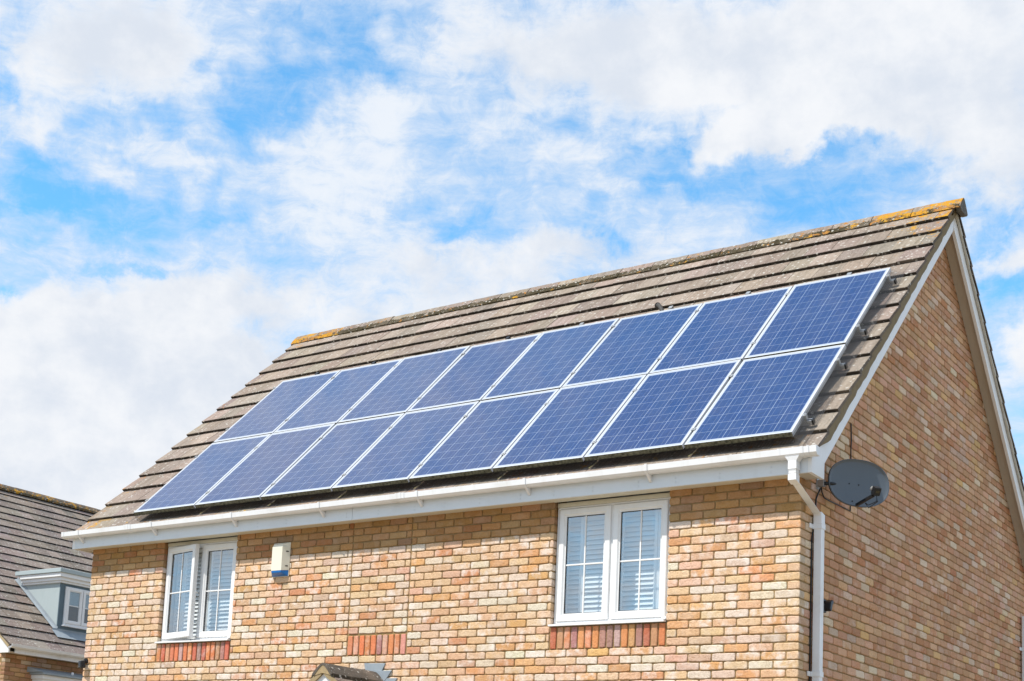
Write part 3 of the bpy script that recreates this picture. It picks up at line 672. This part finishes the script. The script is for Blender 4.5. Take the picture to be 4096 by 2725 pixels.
for o_ in (0, .012): m.tube([tuple(lnb - Vector((0, 0, .035)) - fd * (.0 + o_)), tuple(lnb - Vector((-.0, 0, .09)) - sd_ * (.015 - o_) ), tuple(foot + (lnb - foot) * .62 - Vector((0, 0, .10 - o_ * 2))), tuple(foot + (lnb - foot) * .45 - Vector((0, 0, .035)))], .0035, 6)
m.tube([(.004, 1.141, 1.955), (.006, 1.150, 1.80), (.005, 1.140, 1.70), (.006, 1.155, 1.45), (.005, 1.142, 1.13), (.006, 1.0, 1.128), (.006, .81, 1.123), (.008, .62, 1.115), (.006, .50, 1.12), (.006, .455, 1.155), (.03, .37, 1.18)], .0055, 6)
m.tube([(.03, .355, 1.17), (.012, .345, 1.12), (.006, .320, 1.072), (.006, .30, .9), (.006, .232, .7), (.006, .228, -3.0)], .0065, 6); m.build('cable', BLACKP, dish)

# ------------------------------------------------------------------ alarm box
t = thing('alarm_box', 'ivory burglar alarm box with blue base on the brick front wall', 'alarm box', (-5.9, 0, .85))
m = MB(); xl, xr_ = -6.020, -5.785
m.box(xl - .003, xr_ + .003, -.012, -.001, .672, 1.050, b=.003)
bk = lambda z: [(xl, -.012, z), (xr_, -.012, z)]
F = lambda z, i=0: [(-5.975 + i, -.083, z), (-5.832 - i, -.083, z)]
m.grid([[(xl, -.012, .742), (xr_, -.012, .742), (-5.830, -.083, .732), (-5.977, -.083, .732)], [(xl, -.012, 1.0), (xr_, -.012, 1.0), (-5.830, -.083, .99), (-5.977, -.083, .99)], [(xl + .004, -.012, 1.046), (xr_ - .004, -.012, 1.046), (-5.84, -.070, 1.022), (-5.967, -.070, 1.022)]], True, cap0=True, cap1=True)
m.build('cover', BOXW, t, bevel=.005)
m = MB(); m.grid([[(xl, -.012, .675), (xr_, -.012, .675), (-5.836, -.080, .708), (-5.971, -.080, .708)], [(xl, -.012, .741), (xr_, -.012, .741), (-5.831, -.0825, .731), (-5.976, -.0825, .731)]], True, cap0=True, cap1=True); m.build('lens_base', BLUE, t, bevel=.003)
m = MB()
for z in (.945, .785):
    a = Vector((-5.798, -.034, z)); d = Vector((.045, .071, 0)).normalized(); n_ = Vector((.071, -.045, 0)).normalized()
    m.grid([[a + d * .018 * math.cos(q * math.pi / 6) + Vector((0, 0, .007 * math.sin(q * math.pi / 6))) + n_ * e for q in range(12)] for e in (-.002, .0035)], True, cap0=True, cap1=True)
m.build('screw_slot', mat_plain('slot_shadow', (.09, .08, .06), .8), t)

# ------------------------------------------------------------------ cameras and lamp on the walls
t = thing('security_camera', 'small black square security camera on the left corner of the brick house', 'security camera', (-8.985, 0, -.18))
m = MB(); m.tube([(-8.985, .004, -.180), (-8.985, -.020, -.180)], .032, 16, sm=False); m.tube([(-8.985, -.02, -.18), (-8.985, -.05, -.195)], .012, 8); m.build('mount', BLACKP, t)
m = MB(); cdir = Vector((-.35, -.9, -.1)).normalized(); cc0 = Vector((-8.975, -.035, -.225)); m2 = MB(); obox(m, cc0, cc0 + cdir * .065, .050, .046); m.build('housing', BLACKP, t, bevel=.014)
m = MB(); q = cc0 + cdir * .0655; m.tube([q + Vector((0, 0, .012)), q + cdir * .002 + Vector((0, 0, .012))], .014, 14); m.build('lens', LENS, t)
m = MB(); sdir = cdir.cross(Vector((0, 0, 1))).normalized(); q2 = cc0 + cdir * .066 - Vector((0, 0, .024)); obox(m, q2 - sdir * .012, q2 + sdir * .012, .001, .003); m.build('indicator_strip', METAL, t)
t = thing('floodlight', 'small black wedge shaped lamp on the gable wall behind the white downpipe', 'lamp', (0, .46, .17))
m = MB(); m.box(0, .03, .44, .53, .10, .215, b=.004); m.tube([(.03, .485, .19), (.055, .485, .185)], .012, 8); m.build('mount', BLACKP, t)
m = MB(); hs = [(.425, .120), (.44, .180), (.485, .205), (.512, .190), (.486, .160), (.462, .105), (.44, .098)]
m.prism([(p[0] + .0, p[1]) for p in hs], 0, .045, .105); m.build('housing', BLACKP, t, bevel=.006)

# ------------------------------------------------------------------ neighbouring house
nb = thing('brick_house', 'neighbouring brown brick house at the left with a roof dormer and mossy ridge', 'house', (-20.7, 8.5, -3.7))
NX, NY0, NY1 = -16.02, 4.12, 13.0; NP = R(38); NC_, NS_ = math.cos(NP), math.sin(NP); EX, EZ = -15.718, .753; RLn = 6.40
def nf(y, s, n=0): return (EX - s * NC_ + n * NS_, y, EZ + s * NS_ + n * NC_)
RX = EX - RLn * NC_
def nbk(y, s, n=0): p = nf(y, s, n); return (2 * RX - p[0], p[1], p[2])
m = MB(); mps = lambda u, v, d: (NX - d, u, v)
rz_top = .5 + (NX - RX) * math.tan(NP); k = 0; z = .60
while z > -2.0:
    z0 = z - .065; e = [NY0 + (.1125 if k % 2 else .225)]
    while e[-1] < NY1: e.append(e[-1] + .225)
    for a, b in zip([NY0] + e[:-1], e):
        if b < 9.0: brick(m, a if a == NY0 else a + .005, b - .005, z0, z, mps, tuple(q * .9 for q in pick(P_SIDE)), .08, .1 if a == NY0 else .03, 2, .002)
    e = [NX - (.225 if k % 2 else .1125)]
    while e[-1] > 2 * RX - NX: e.append(e[-1] - .225)
    for b, a in zip(e[:-1], e[1:]): brick(m, a + .005, b - .005, z0, z, lambda u, v, d: (u, NY0 + d, v), pick(P_LIT), .3, .03, 2, .002)
    z -= .075; k += 1
k = 0; z = .675
while z < rz_top:
    z0 = z - .065; dx = max(0, (z - .62) / math.tan(NP)); xa, xb = 2 * RX - NX + dx + .05, NX - dx - .05
    e = [xb - (.225 if k % 2 else .1125)]
    while e[-1] > xa: e.append(e[-1] - .225)
    e[-1] = xa
    for b, a in zip([xb] + e[:-1], e):
        if b - a > .03: brick(m, a + .005, b - .005, z0, z, lambda u, v, d: (u, NY0 + d, v), pick(P_LIT), .3, .03, 2, .002)
    z += .075; k += 1
m.prism([(NX - .008, -3.7), (NX - .008, .62), (RX, .62 + (NX - RX) * math.tan(NP)), (2 * RX - NX, .62), (2 * RX - NX, -3.7)], 1, NY0 + .008, NY1, MORT)
m.build('wall', BRICK, nb, recalc=False)
m = MB(); gN = RLn / 21
def ntiles(fn, y0, y1):
    for kk in range(21):
        sa, sb = kk * gN - .02, (kk + 1) * gN + .03; ph = .15 if kk % 2 else 0
        e = [y0] + [y for y in (y0 + ph + .3 * i for i in range(1 if not ph else 0, 60)) if y0 + .05 < y < y1 - .05] + [y1]
        for a, b in zip(e[:-1], e[1:]):
            c = pick(TCOL); c = (c[0] * .86, c[1] * .87, c[2] * .92); jn = random.uniform(-.002, .002); w = .1 + .25 * (kk > 18)
            A = [fn(a + .0015, sa, jn), fn(b - .0015, sa, jn), fn(b - .0015, sb, jn - .03), fn(a + .0015, sb, jn - .03)]; Bq = [fn(a + .0015, sa + .004, jn - .030), fn(b - .0015, sa + .004, jn - .030)]
            m.poly(A, c, w); m.poly([A[1], A[0], *Bq], (.02, .018, .015), 0); m.poly([A[0], A[3], fn(a + .0015, sb, jn - .05), Bq[0]], (.05, .045, .035), 0)
ntiles(nf, NY0 - .17, NY1); ntiles(nbk, NY0 - .17, NY1)
for fn in (nf, nbk): m.grid([[fn(NY0 - .12, .02, -.08), fn(NY1, .02, -.08), fn(NY1, RLn, -.08), fn(NY0 - .12, RLn, -.08)], [fn(NY0 - .12, .02, -.055), fn(NY1, .02, -.055), fn(NY1, RLn, -.055), fn(NY0 - .12, RLn, -.055)]], True, (.03, .03, .03), 0, True, True)
nroof = m.build('roof', TILE, nb, recalc=False)
rz = EZ + RLn * NS_
for i in range(20):
    a = NY0 - .18 + i * .45; b = min(a + .442, NY1); q = MB()
    prof = [(-.15, -.12), (-.10, -.055), (-.05, -.012), (0, 0), (.05, -.012), (.10, -.055), (.15, -.12)]; zz = rz + .06 + random.uniform(-.005, .005)
    q.prism([(RX + p[0], zz + p[1]) for p in prof] + [(RX + p[0] * .85, zz + p[1] - .03) for p in reversed(prof)], 1, a, b, (.12, .10, .08), .60)
    q.prism([(RX + .11, zz - .07), (RX + .165, zz - .115), (RX + .165, zz - .16), (RX + .11, zz - .14)], 1, a + .002, b - .002, (.09, .07, .04), .62)
    q.build('ridge_tile', TILE, nroof)
m = MB(); rr = []
for i in range(40):
    s = i * RLn / 39; rr.append([nf(NY0 - .165, s, -.03), nf(NY0 - .165 + random.uniform(-.004, .004), s, -.085), nf(NY0 - .14, s, -.085), nf(NY0 - .14, s, -.03)])
m.grid(rr, True, (.42, .33, .2), 0, True, True); m.build('verge_mortar', MORTAR, nroof)
m = MB(); m.box(-15.79, -15.77, NY0 - .0, NY1, .603, .745); m.build('fascia', UPVC2, nb)
m = MB(); m.box(NX, -15.79, NY0 - .13, NY1, .615, .625); m.build('soffit', SOFFIT, nb)
m = MB(); sg = []
prof = [(NX + .01, .600), (-15.768, .600), (-15.768, .70)] + [nf(0, .05, -.09)[::2], nf(0, RLn, -.09)[::2], nf(0, RLn, -.26)[::2], nf(0, .30, -.26)[::2]]
m.prism(prof, 1, NY0 - .14, NY0 - .11); m.build('bargeboard', UPVC, nb)
m = MB(); ng = [(-15.765, .742), (-15.765, .700), (-15.745, .680), (-15.70, .680), (-15.668, .70), (-15.655, .745), (-15.664, .745), (-15.675, .705), (-15.705, .688), (-15.74, .688), (-15.756, .703), (-15.756, .742)]
m.prism(ng, 1, NY0 - .16, NY1); ngut = m.build('gutter', UPVC2, nb)
for yb in (4.10, 4.80, 5.60, 6.4):
    m = MB(); m.prism([(-15.71 + (p[0] + 15.71) * 1.10, .712 + (p[1] - .712) * 1.12) for p in ng], 1, yb - .03, yb + .03); m.build('gutter_bracket', UPVC2, ngut)
# dormer
DX, DY0, DY1 = -16.25, 5.36, 7.3
def s_at(x): return (EX - x) / NC_
m = MB()
side = [(DX, 1.155), (DX, 2.10), (-17.50, 2.10)]
m.prism([(DX, EZ + (EX - DX) * math.tan(NP) - .05), (DX, 2.16), (-18.0, 2.16), (-18.0, 2.30)][:3] + [(-17.62, EZ + (EX + 17.62) * math.tan(NP) - .08)], 1, DY0, DY1)
dm = m.build('dormer', PALELEAD, nb)
m = MB(); m.box(DX - .02, DX + .003, DY0 - .002, DY1, 1.13, 2.062); m.build('shaded_front', SHADELEAD, dm)  # thin skin that paints the shaded front face darker than the cheek
m = MB()
for e, z0, z1 in ((.045, 2.062, 2.10), (.075, 2.10, 2.16), (.115, 2.16, 2.235)):
    m.box(-17.30, DX + e, DY0 - e, DY1 + e, z0, z1, b=.004)
m.build('cornice', UPVC, dm)
m = MB(); m.box(-17.42, DX + .145, DY0 - .145, DY1 + .145, 2.235, 2.312, b=.006); m.build('flat_roof', LEAD if False else PALELEAD, dm)
m = MB(); N = 12
for i in range(N):
    xa = DX - .02 - (17.45 + DX) * -1 * 0 - i * (1.28 / N); xb = xa - 1.28 / N
    q = lambda x, yo, n: (nf(0, s_at(x), n)[0], DY0 + yo, nf(0, s_at(x), n)[2])
    m.poly([q(xa, -.05, .008), q(xb, -.05, .008), q(xb, -.002, .03), q(xa, -.002, .03)]); m.poly([q(xa, -.004, .03), q(xb, -.004, .03), q(xb, -.004, .075), q(xa, -.004, .075)])
q = lambda y, s, n: nf(y, s, n)
s1 = s_at(DX)
m.grid([[q(DY0 - .12, s1 - .22, .012), q(DY0 - .12, s1 + .0, .02), (DX + .004, DY0 - .10, 1.22)], [q(DY1 + .1, s1 - .22, .012), q(DY1 + .1, s1 + .0, .02), (DX + .004, DY1 + .10, 1.22)]], False)
m.build('lead_flashing', LEAD, dm, recalc=False)
m = MB(); y0, y1, z0, z1 = 5.47, 6.75, 1.30, 2.01
mpd = lambda x, y, z: (DX + .035 - y, x, z)      # window plane faces +x
frame_ring(m, y0, y1, z0, z1, .05, .0, .034, mpd); dw = m.build('window', UPVC, dm)
m = MB(); m.box(DX + .002, DX + .07, y0 - .03, y1 + .03, 1.275, 1.298, b=.003); m.build('sill', UPVC, dw)
for a, b in ((5.50, 5.86), (5.875, 6.235), (6.25, 6.71)):
    m = MB(); frame_ring(m, a, b, 1.335, 1.995, .062, -.012, .03, mpd); m.box(a + .055, b - .055, .004, .010, 1.665, 1.68, m=mpd); m.build('casement', UPVC, dw)
    m = MB(); m.poly([mpd(a + .05, .012, 1.38), mpd(b - .05, .012, 1.38), mpd(b - .05, .012, 1.95), mpd(a + .05, .012, 1.95)]); m.build('pane', GLASS2, dw)
    m = MB()
    for i in range(26): zz = 1.66 + i * .0115; m.box(a + .06, b - .06, .0185, .0205, zz, zz + .0085, m=mpd)
    m.build('blind', BLIND, dw)
    m = MB(); m.poly([mpd(a + .05, .026, 1.38), mpd(b - .05, .026, 1.38), mpd(b - .05, .026, 1.95), mpd(a + .05, .026, 1.95)]); m.build('window_backing', mat_plain('dim_room', (.05, .06, .065), .9), dw)
# bay canopy on the side wall
m = MB(); m.box(NX - .002, -15.64, 4.66, 7.2, .295, .335, b=.004); m.grid([[(NX - .001, 4.60, .335), (NX - .001, 4.60, .43), (-15.64, 4.64, .337)], [(NX - .001, 7.3, .335), (NX - .001, 7.3, .43), (-15.64, 7.3, .337)]], True, cap0=True, cap1=True)
bay = m.build('bay_canopy', LEAD, nb)
m = MB()
for e, z0, z1 in ((.0, -.9, .18), (.03, .18, .22), (.06, .22, .292)): m.box(NX - .001, -15.75 + e, 4.76 - e, 7.2, z0, z1, b=.003)
m.build('bay_surround', UPVC, bay)
m = MB(); m.tube([(-15.70, 5.35, .335), (-15.70, 5.35, .40)], .022, 10); m.build('vent_cowl', UPVC2, bay)

# ------------------------------------------------------------------ sky, sun, camera
sun_dir = Vector((-.52, -1.0, 1.62)).normalized()
el_ = math.asin(sun_dir.z); rot_ = math.atan2(sun_dir.x, sun_dir.y)
ld = bpy.data.lights.new('sun', 'SUN'); ld.energy = 5.0; ld.angle = R(.53); ld.color = (1.0, .945, .86)
lo = bpy.data.objects.new('sun', ld); col.objects.link(lo); lo.rotation_euler = (-sun_dir).to_track_quat('-Z', 'Y').to_euler()
BLOBS=[
(-0.7693, 0.4818, 0.0421, 0.0163, 0.303, -1),
(-0.7519, 0.5291, 0.0197, 0.0105, 0.087, -0.7),
(-0.7145, 0.5161, 0.0132, 0.0226, 0.071, -0.6),
(-0.7044, 0.4911, 0.0246, 0.0095, -0.108, -0.8),
(-0.8561, 0.461, 0.0173, 0.0122, 0.129, -0.7),
(-0.9422, 0.4208, 0.0239, 0.0081, -0.189, -0.8),
(-0.9354, 0.3997, 0.0299, 0.0083, -0.195, -0.9),
(-0.8925, 0.3834, 0.0503, 0.0119, -0.075, -0.9),
(-0.8586, 0.4034, 0.0202, 0.0084, -0.225, -0.7),
(-0.8273, 0.4424, 0.0142, 0.0055, 0.116, -0.6),
(-0.9565, 0.4687, 0.0119, 0.0079, 0.173, -0.7),
(-0.7895, 0.394, 0.035, 0.0071, 0.098, -0.7),
(-0.8341, 0.4991, 0.0175, 0.0079, 0.646, -0.5),
(-0.8119, 0.4132, 0.0095, 0.0141, 0.107, -0.5),
(-0.6281, 0.4016, 0.0324, 0.0072, 0.127, -0.75),
(-0.6823, 0.4097, 0.0211, 0.0072, 0.321, -0.55),
(-0.6419, 0.3872, 0.0162, 0.0087, 0.045, -0.5),
(-0.865, 0.3545, 0.0215, 0.0029, -0.019, -0.6),
(-0.7879, 0.4523, 0.0193, 0.0097, -0.249, -0.65),
(-0.8913, 0.4507, 0.0231, 0.0081, -0.032, -0.45),
(-0.9361, 0.3314, 0.0059, 0.0043, 0.141, -0.5),
(-0.6695, 0.5243, 0.0099, 0.0172, 0.051, -0.5),
(-0.709, 0.4422, 0.0325, 0.0421, -0.193, 0.6),
(-0.8795, 0.505, 0.036, 0.0248, 0.143, 0.6),
(-0.5689, 0.4663, 0.0163, 0.0083, 0.013, -0.6),
(-0.4843, 0.4521, 0.0159, 0.0097, 0.504, -0.9),
(-0.4641, 0.4668, 0.0095, 0.0062, -0.03, -0.8),
(-0.4876, 0.4986, 0.0097, 0.004, -0.024, -0.5),
(-0.4518, 0.4787, 0.0111, 0.0081, 0.487, -0.55),
(-0.4315, 0.4859, 0.0079, 0.0034, -0.046, -0.5),
(-0.4725, 0.431, 0.0348, 0.007, -0.108, -0.9),
(-0.384, 0.4387, 0.0488, 0.0075, 0.03, -0.6),
(-0.3284, 0.4444, 0.0207, 0.0067, -0.081, -0.6),
(-0.3655, 0.4184, 0.0572, 0.0097, -0.06, -0.6),
(-0.5158, 0.3973, 0.0128, 0.0057, -0.0, -0.8),
(-0.5293, 0.4131, 0.0112, 0.0043, 0.003, -0.5),
(-0.5785, 0.3966, 0.0113, 0.0058, 0.022, -0.5),
(-0.5359, 0.4568, 0.0129, 0.0069, 0.0, -0.45),
(-0.2676, 0.4027, 0.0127, 0.0121, -0.093, -0.8),
(-0.258, 0.3555, 0.0166, 0.0124, -0.082, -1.1),
(-0.3957, 0.4116, 0.0214, 0.0112, -0.047, -0.5),
(-0.77, 1.02, 0.32, 0.22, 0, -0.7),  # out-of-view blue opening, added for the reflection in the right-hand panels
(-1.22, 0.75, 0.28, 0.16, 0, 0.25),  # out-of-view cloud, added to pale the reflection in the left-hand panels
]
THICK=[
(-0.8818, 0.5038, 0.0487, 0.0305, 0.144, 1),
(-0.9432, 0.4812, 0.0352, 0.0304, 0.169, 0.8),
(-0.9481, 0.4437, 0.0262, 0.0182, 0.166, 0.7),
(-0.5699, 0.5122, 0.0928, 0.0313, -0.078, 1),
(-0.4344, 0.507, 0.1292, 0.0489, -0.048, 1.1),
(-0.3006, 0.5043, 0.1086, 0.0573, -0.107, 1.1),
(-0.421, 0.4593, 0.0637, 0.0199, 0.006, 1),
(-0.3349, 0.4592, 0.0667, 0.0312, -0.081, 0.9),
(-0.2669, 0.4399, 0.0413, 0.036, -0.105, 0.8),
(-0.2561, 0.3814, 0.0203, 0.0211, 0.258, 0.8),
(-0.247, 0.3191, 0.0213, 0.0189, -0.073, 0.9),
(-0.8765, 0.3217, 0.0977, 0.0268, 0.12, 1),
(-0.8866, 0.2687, 0.1228, 0.0545, 0.114, 1.1),
(-0.7563, 0.3484, 0.0867, 0.0214, 0.083, 0.9),
(-0.6454, 0.3815, 0.085, 0.0156, 0.046, 0.8),
(-0.536, 0.3944, 0.053, 0.0126, 0.007, 0.8),
(-0.7365, 0.2888, 0.1541, 0.0468, 0.074, 0.9),
(-0.9096, 0.1992, 0.143, 0.1011, 0.105, 1),
(-0.591, 0.3664, 0.0815, 0.0171, 0.168, 0.7),
]
wd = bpy.data.worlds.new('World'); scene.world = wd; wd.use_nodes = True
wd.cycles.sampling_method = 'MANUAL'; wd.cycles.sample_map_resolution = 256
nt = NT.__new__(NT); nt.t = wd.node_tree; nt.t.nodes.clear(); nt.out = nt.n('ShaderNodeOutputWorld')
sky = nt.n('ShaderNodeTexSky', sky_type='NISHITA', sun_disc=False); sky.sun_elevation = el_; sky.sun_rotation = rot_; sky.altitude = 50; sky.air_density = 1.0; sky.dust_density = .4; sky.ozone_density = 2.0
dirv = nt.n('ShaderNodeTexCoord').outputs['Generated']
nv = nt.n('ShaderNodeVectorMath', operation='NORMALIZE'); nt.l(dirv, nv.inputs[0]); sx = nt.n('ShaderNodeSeparateXYZ'); nt.l(nv.outputs[0], sx.inputs[0])
azn = nt.math('ARCTAN2', sx.outputs[0], sx.outputs[1]); eln = nt.math('ARCSINE', sx.outputs[2])
# clouds live on the sky dome in azimuth / elevation; away from the zenith they are stretched level
cb = nt.n('ShaderNodeCombineXYZ'); nt.l(azn, cb.inputs[0]); nt.l(eln, cb.inputs[1]); uv = cb.outputs[0]
hz = nt.n('ShaderNodeCombineXYZ'); dn_ = nt.math('ADD', nt.math('MAXIMUM', sx.outputs[2], 0.0), .12)
nt.l(nt.math('DIVIDE', sx.outputs[0], dn_), hz.inputs[0]); nt.l(nt.math('DIVIDE', sx.outputs[1], dn_), hz.inputs[1])
def warped(src, scale, detail, amt):
    w_ = nt.n('ShaderNodeTexNoise'); nt.l(src, w_.inputs['Vector']); w_.inputs['Scale'].default_value = scale; w_.inputs['Detail'].default_value = detail; w_.inputs['Roughness'].default_value = .6
    v_ = nt.n('ShaderNodeVectorMath', operation='SUBTRACT'); nt.l(w_.outputs['Color'], v_.inputs[0]); v_.inputs[1].default_value = (.5, .5, .5)
    m_ = nt.n('ShaderNodeVectorMath', operation='MULTIPLY'); nt.l(v_.outputs[0], m_.inputs[0]); m_.inputs[1].default_value = (amt * 1.35, amt * .8, 0)
    a_ = nt.n('ShaderNodeVectorMath', operation='ADD'); nt.l(src, a_.inputs[0]); nt.l(m_.outputs[0], a_.inputs[1]); return a_.outputs[0]
UVB = warped(uv, 11, 7, .115); UVW = warped(uv, 20, 3, .02)
def blobs(lst, gx, gy):
    acc = None
    for (a, e, rx, ry, ang, amp) in lst:
        mp = nt.n('ShaderNodeMapping', vector_type='TEXTURE'); nt.l(UVB, mp.inputs[0]); mp.inputs['Location'].default_value = (a, e, 0); mp.inputs['Rotation'].default_value = (0, 0, ang); mp.inputs['Scale'].default_value = (rx * gx, ry * gy, 1)
        ln = nt.n('ShaderNodeVectorMath', operation='LENGTH'); nt.l(mp.outputs[0], ln.inputs[0]); g_ = nt.ramp(ln.outputs['Value'], 1.0, 0.0, 0.0, amp)
        acc = g_ if acc is None else nt.math('ADD', acc, g_)
    return acc
holes = blobs(BLOBS, 2.0, 2.1); thick = nt.math('MINIMUM', blobs(THICK, 1.5, 1.5), 1.3)
f1 = nt.noise(nt.scale(UVW, 1, 1.3, 1), 10, 10, .62, .2); f2 = nt.noise(nt.scale(UVW, 1, 1.45, 1), 34, 9, .70, .5)
def streak(ang, sx_, sy_):
    q_ = nt.n('ShaderNodeMapping'); nt.l(UVW, q_.inputs[0]); q_.inputs['Rotation'].default_value = (0, 0, R(ang)); q_.inputs['Scale'].default_value = (sx_, sy_, 1); return nt.noise(q_.outputs[0], 1.0, 6, .62)
f3 = streak(-24, 16, 95); f4 = streak(-62, 14, 100)
C = lambda q: nt.math('SUBTRACT', q, .5)
# thin textured veil with blue holes in it
d = nt.math('ADD', nt.math('MULTIPLY', C(f1), 1.3), nt.math('MULTIPLY', C(f2), 1.6))
d = nt.math('ADD', d, nt.math('MULTIPLY', nt.math('ADD', C(f3), C(f4)), .75))
d = nt.math('ADD', d, nt.math('MULTIPLY', holes, .85)); d = nt.math('ADD', d, .42)
veil = nt.ramp(d, -.70, .85, 0.0, .93)
# thick cumulus banks
t_ = nt.math('ADD', nt.math('MULTIPLY', C(f1), 1.5), nt.math('MULTIPLY', C(f2), .75)); t_ = nt.math('ADD', t_, nt.math('MULTIPLY', thick, 1.05)); d2 = nt.math('ADD', t_, nt.math('MULTIPLY', nt.math('MINIMUM', holes, 0.0), .30))
bank = nt.ramp(d2, .06, .98)
# cloud tone: bright tops, soft blue grey bases
g1 = nt.noise(nt.scale(UVW, 1, 1.6, 1), 7.0, 6, .6); g2 = nt.noise(uv, 24, 6, .6)
sh = nt.math('ADD', nt.math('MULTIPLY', g1, .75), nt.math('MULTIPLY', g2, .35))
K = 10.0
cl = nt.mix(nt.ramp(sh, .40, .66), tuple(q * K for q in (.725, .785, .88)), tuple(q * K for q in (.925, .945, .98)))
vc = nt.mix(nt.ramp(d, .1, 1.1), tuple(q * K for q in (.66, .78, .95)), tuple(q * K for q in (.90, .935, .985)))
skyc = nt.mix(1.0, sky.outputs[0], (1.30, 2.50, 2.75), 'MULTIPLY')
skyc = nt.mix(nt.ramp(sx.outputs[2], .30, .05), skyc, tuple(q * K for q in (.30, .58, .92)))
final = nt.mix(bank, nt.mix(veil, skyc, vc), cl)
bg = nt.n('ShaderNodeBackground'); nt.l(final, bg.inputs[0]); bg.inputs[1].default_value = .1; nt.l(bg.outputs[0], nt.out.inputs[0])

cam = bpy.data.cameras.new('camera'); co = bpy.data.objects.new('camera', cam); col.objects.link(co); scene.camera = co
co.location = (4.6534, -11.4628, -1.8480); co.rotation_euler = (1.710415, -.05282, .641036)
cam.sensor_fit = 'HORIZONTAL'; cam.sensor_width = 36; cam.lens = 36 * 5763.78 / 4096; cam.shift_x = 385.6 / 4096; cam.shift_y = 1100.3 / 4096; cam.clip_end = 2000; cam.clip_start = .1
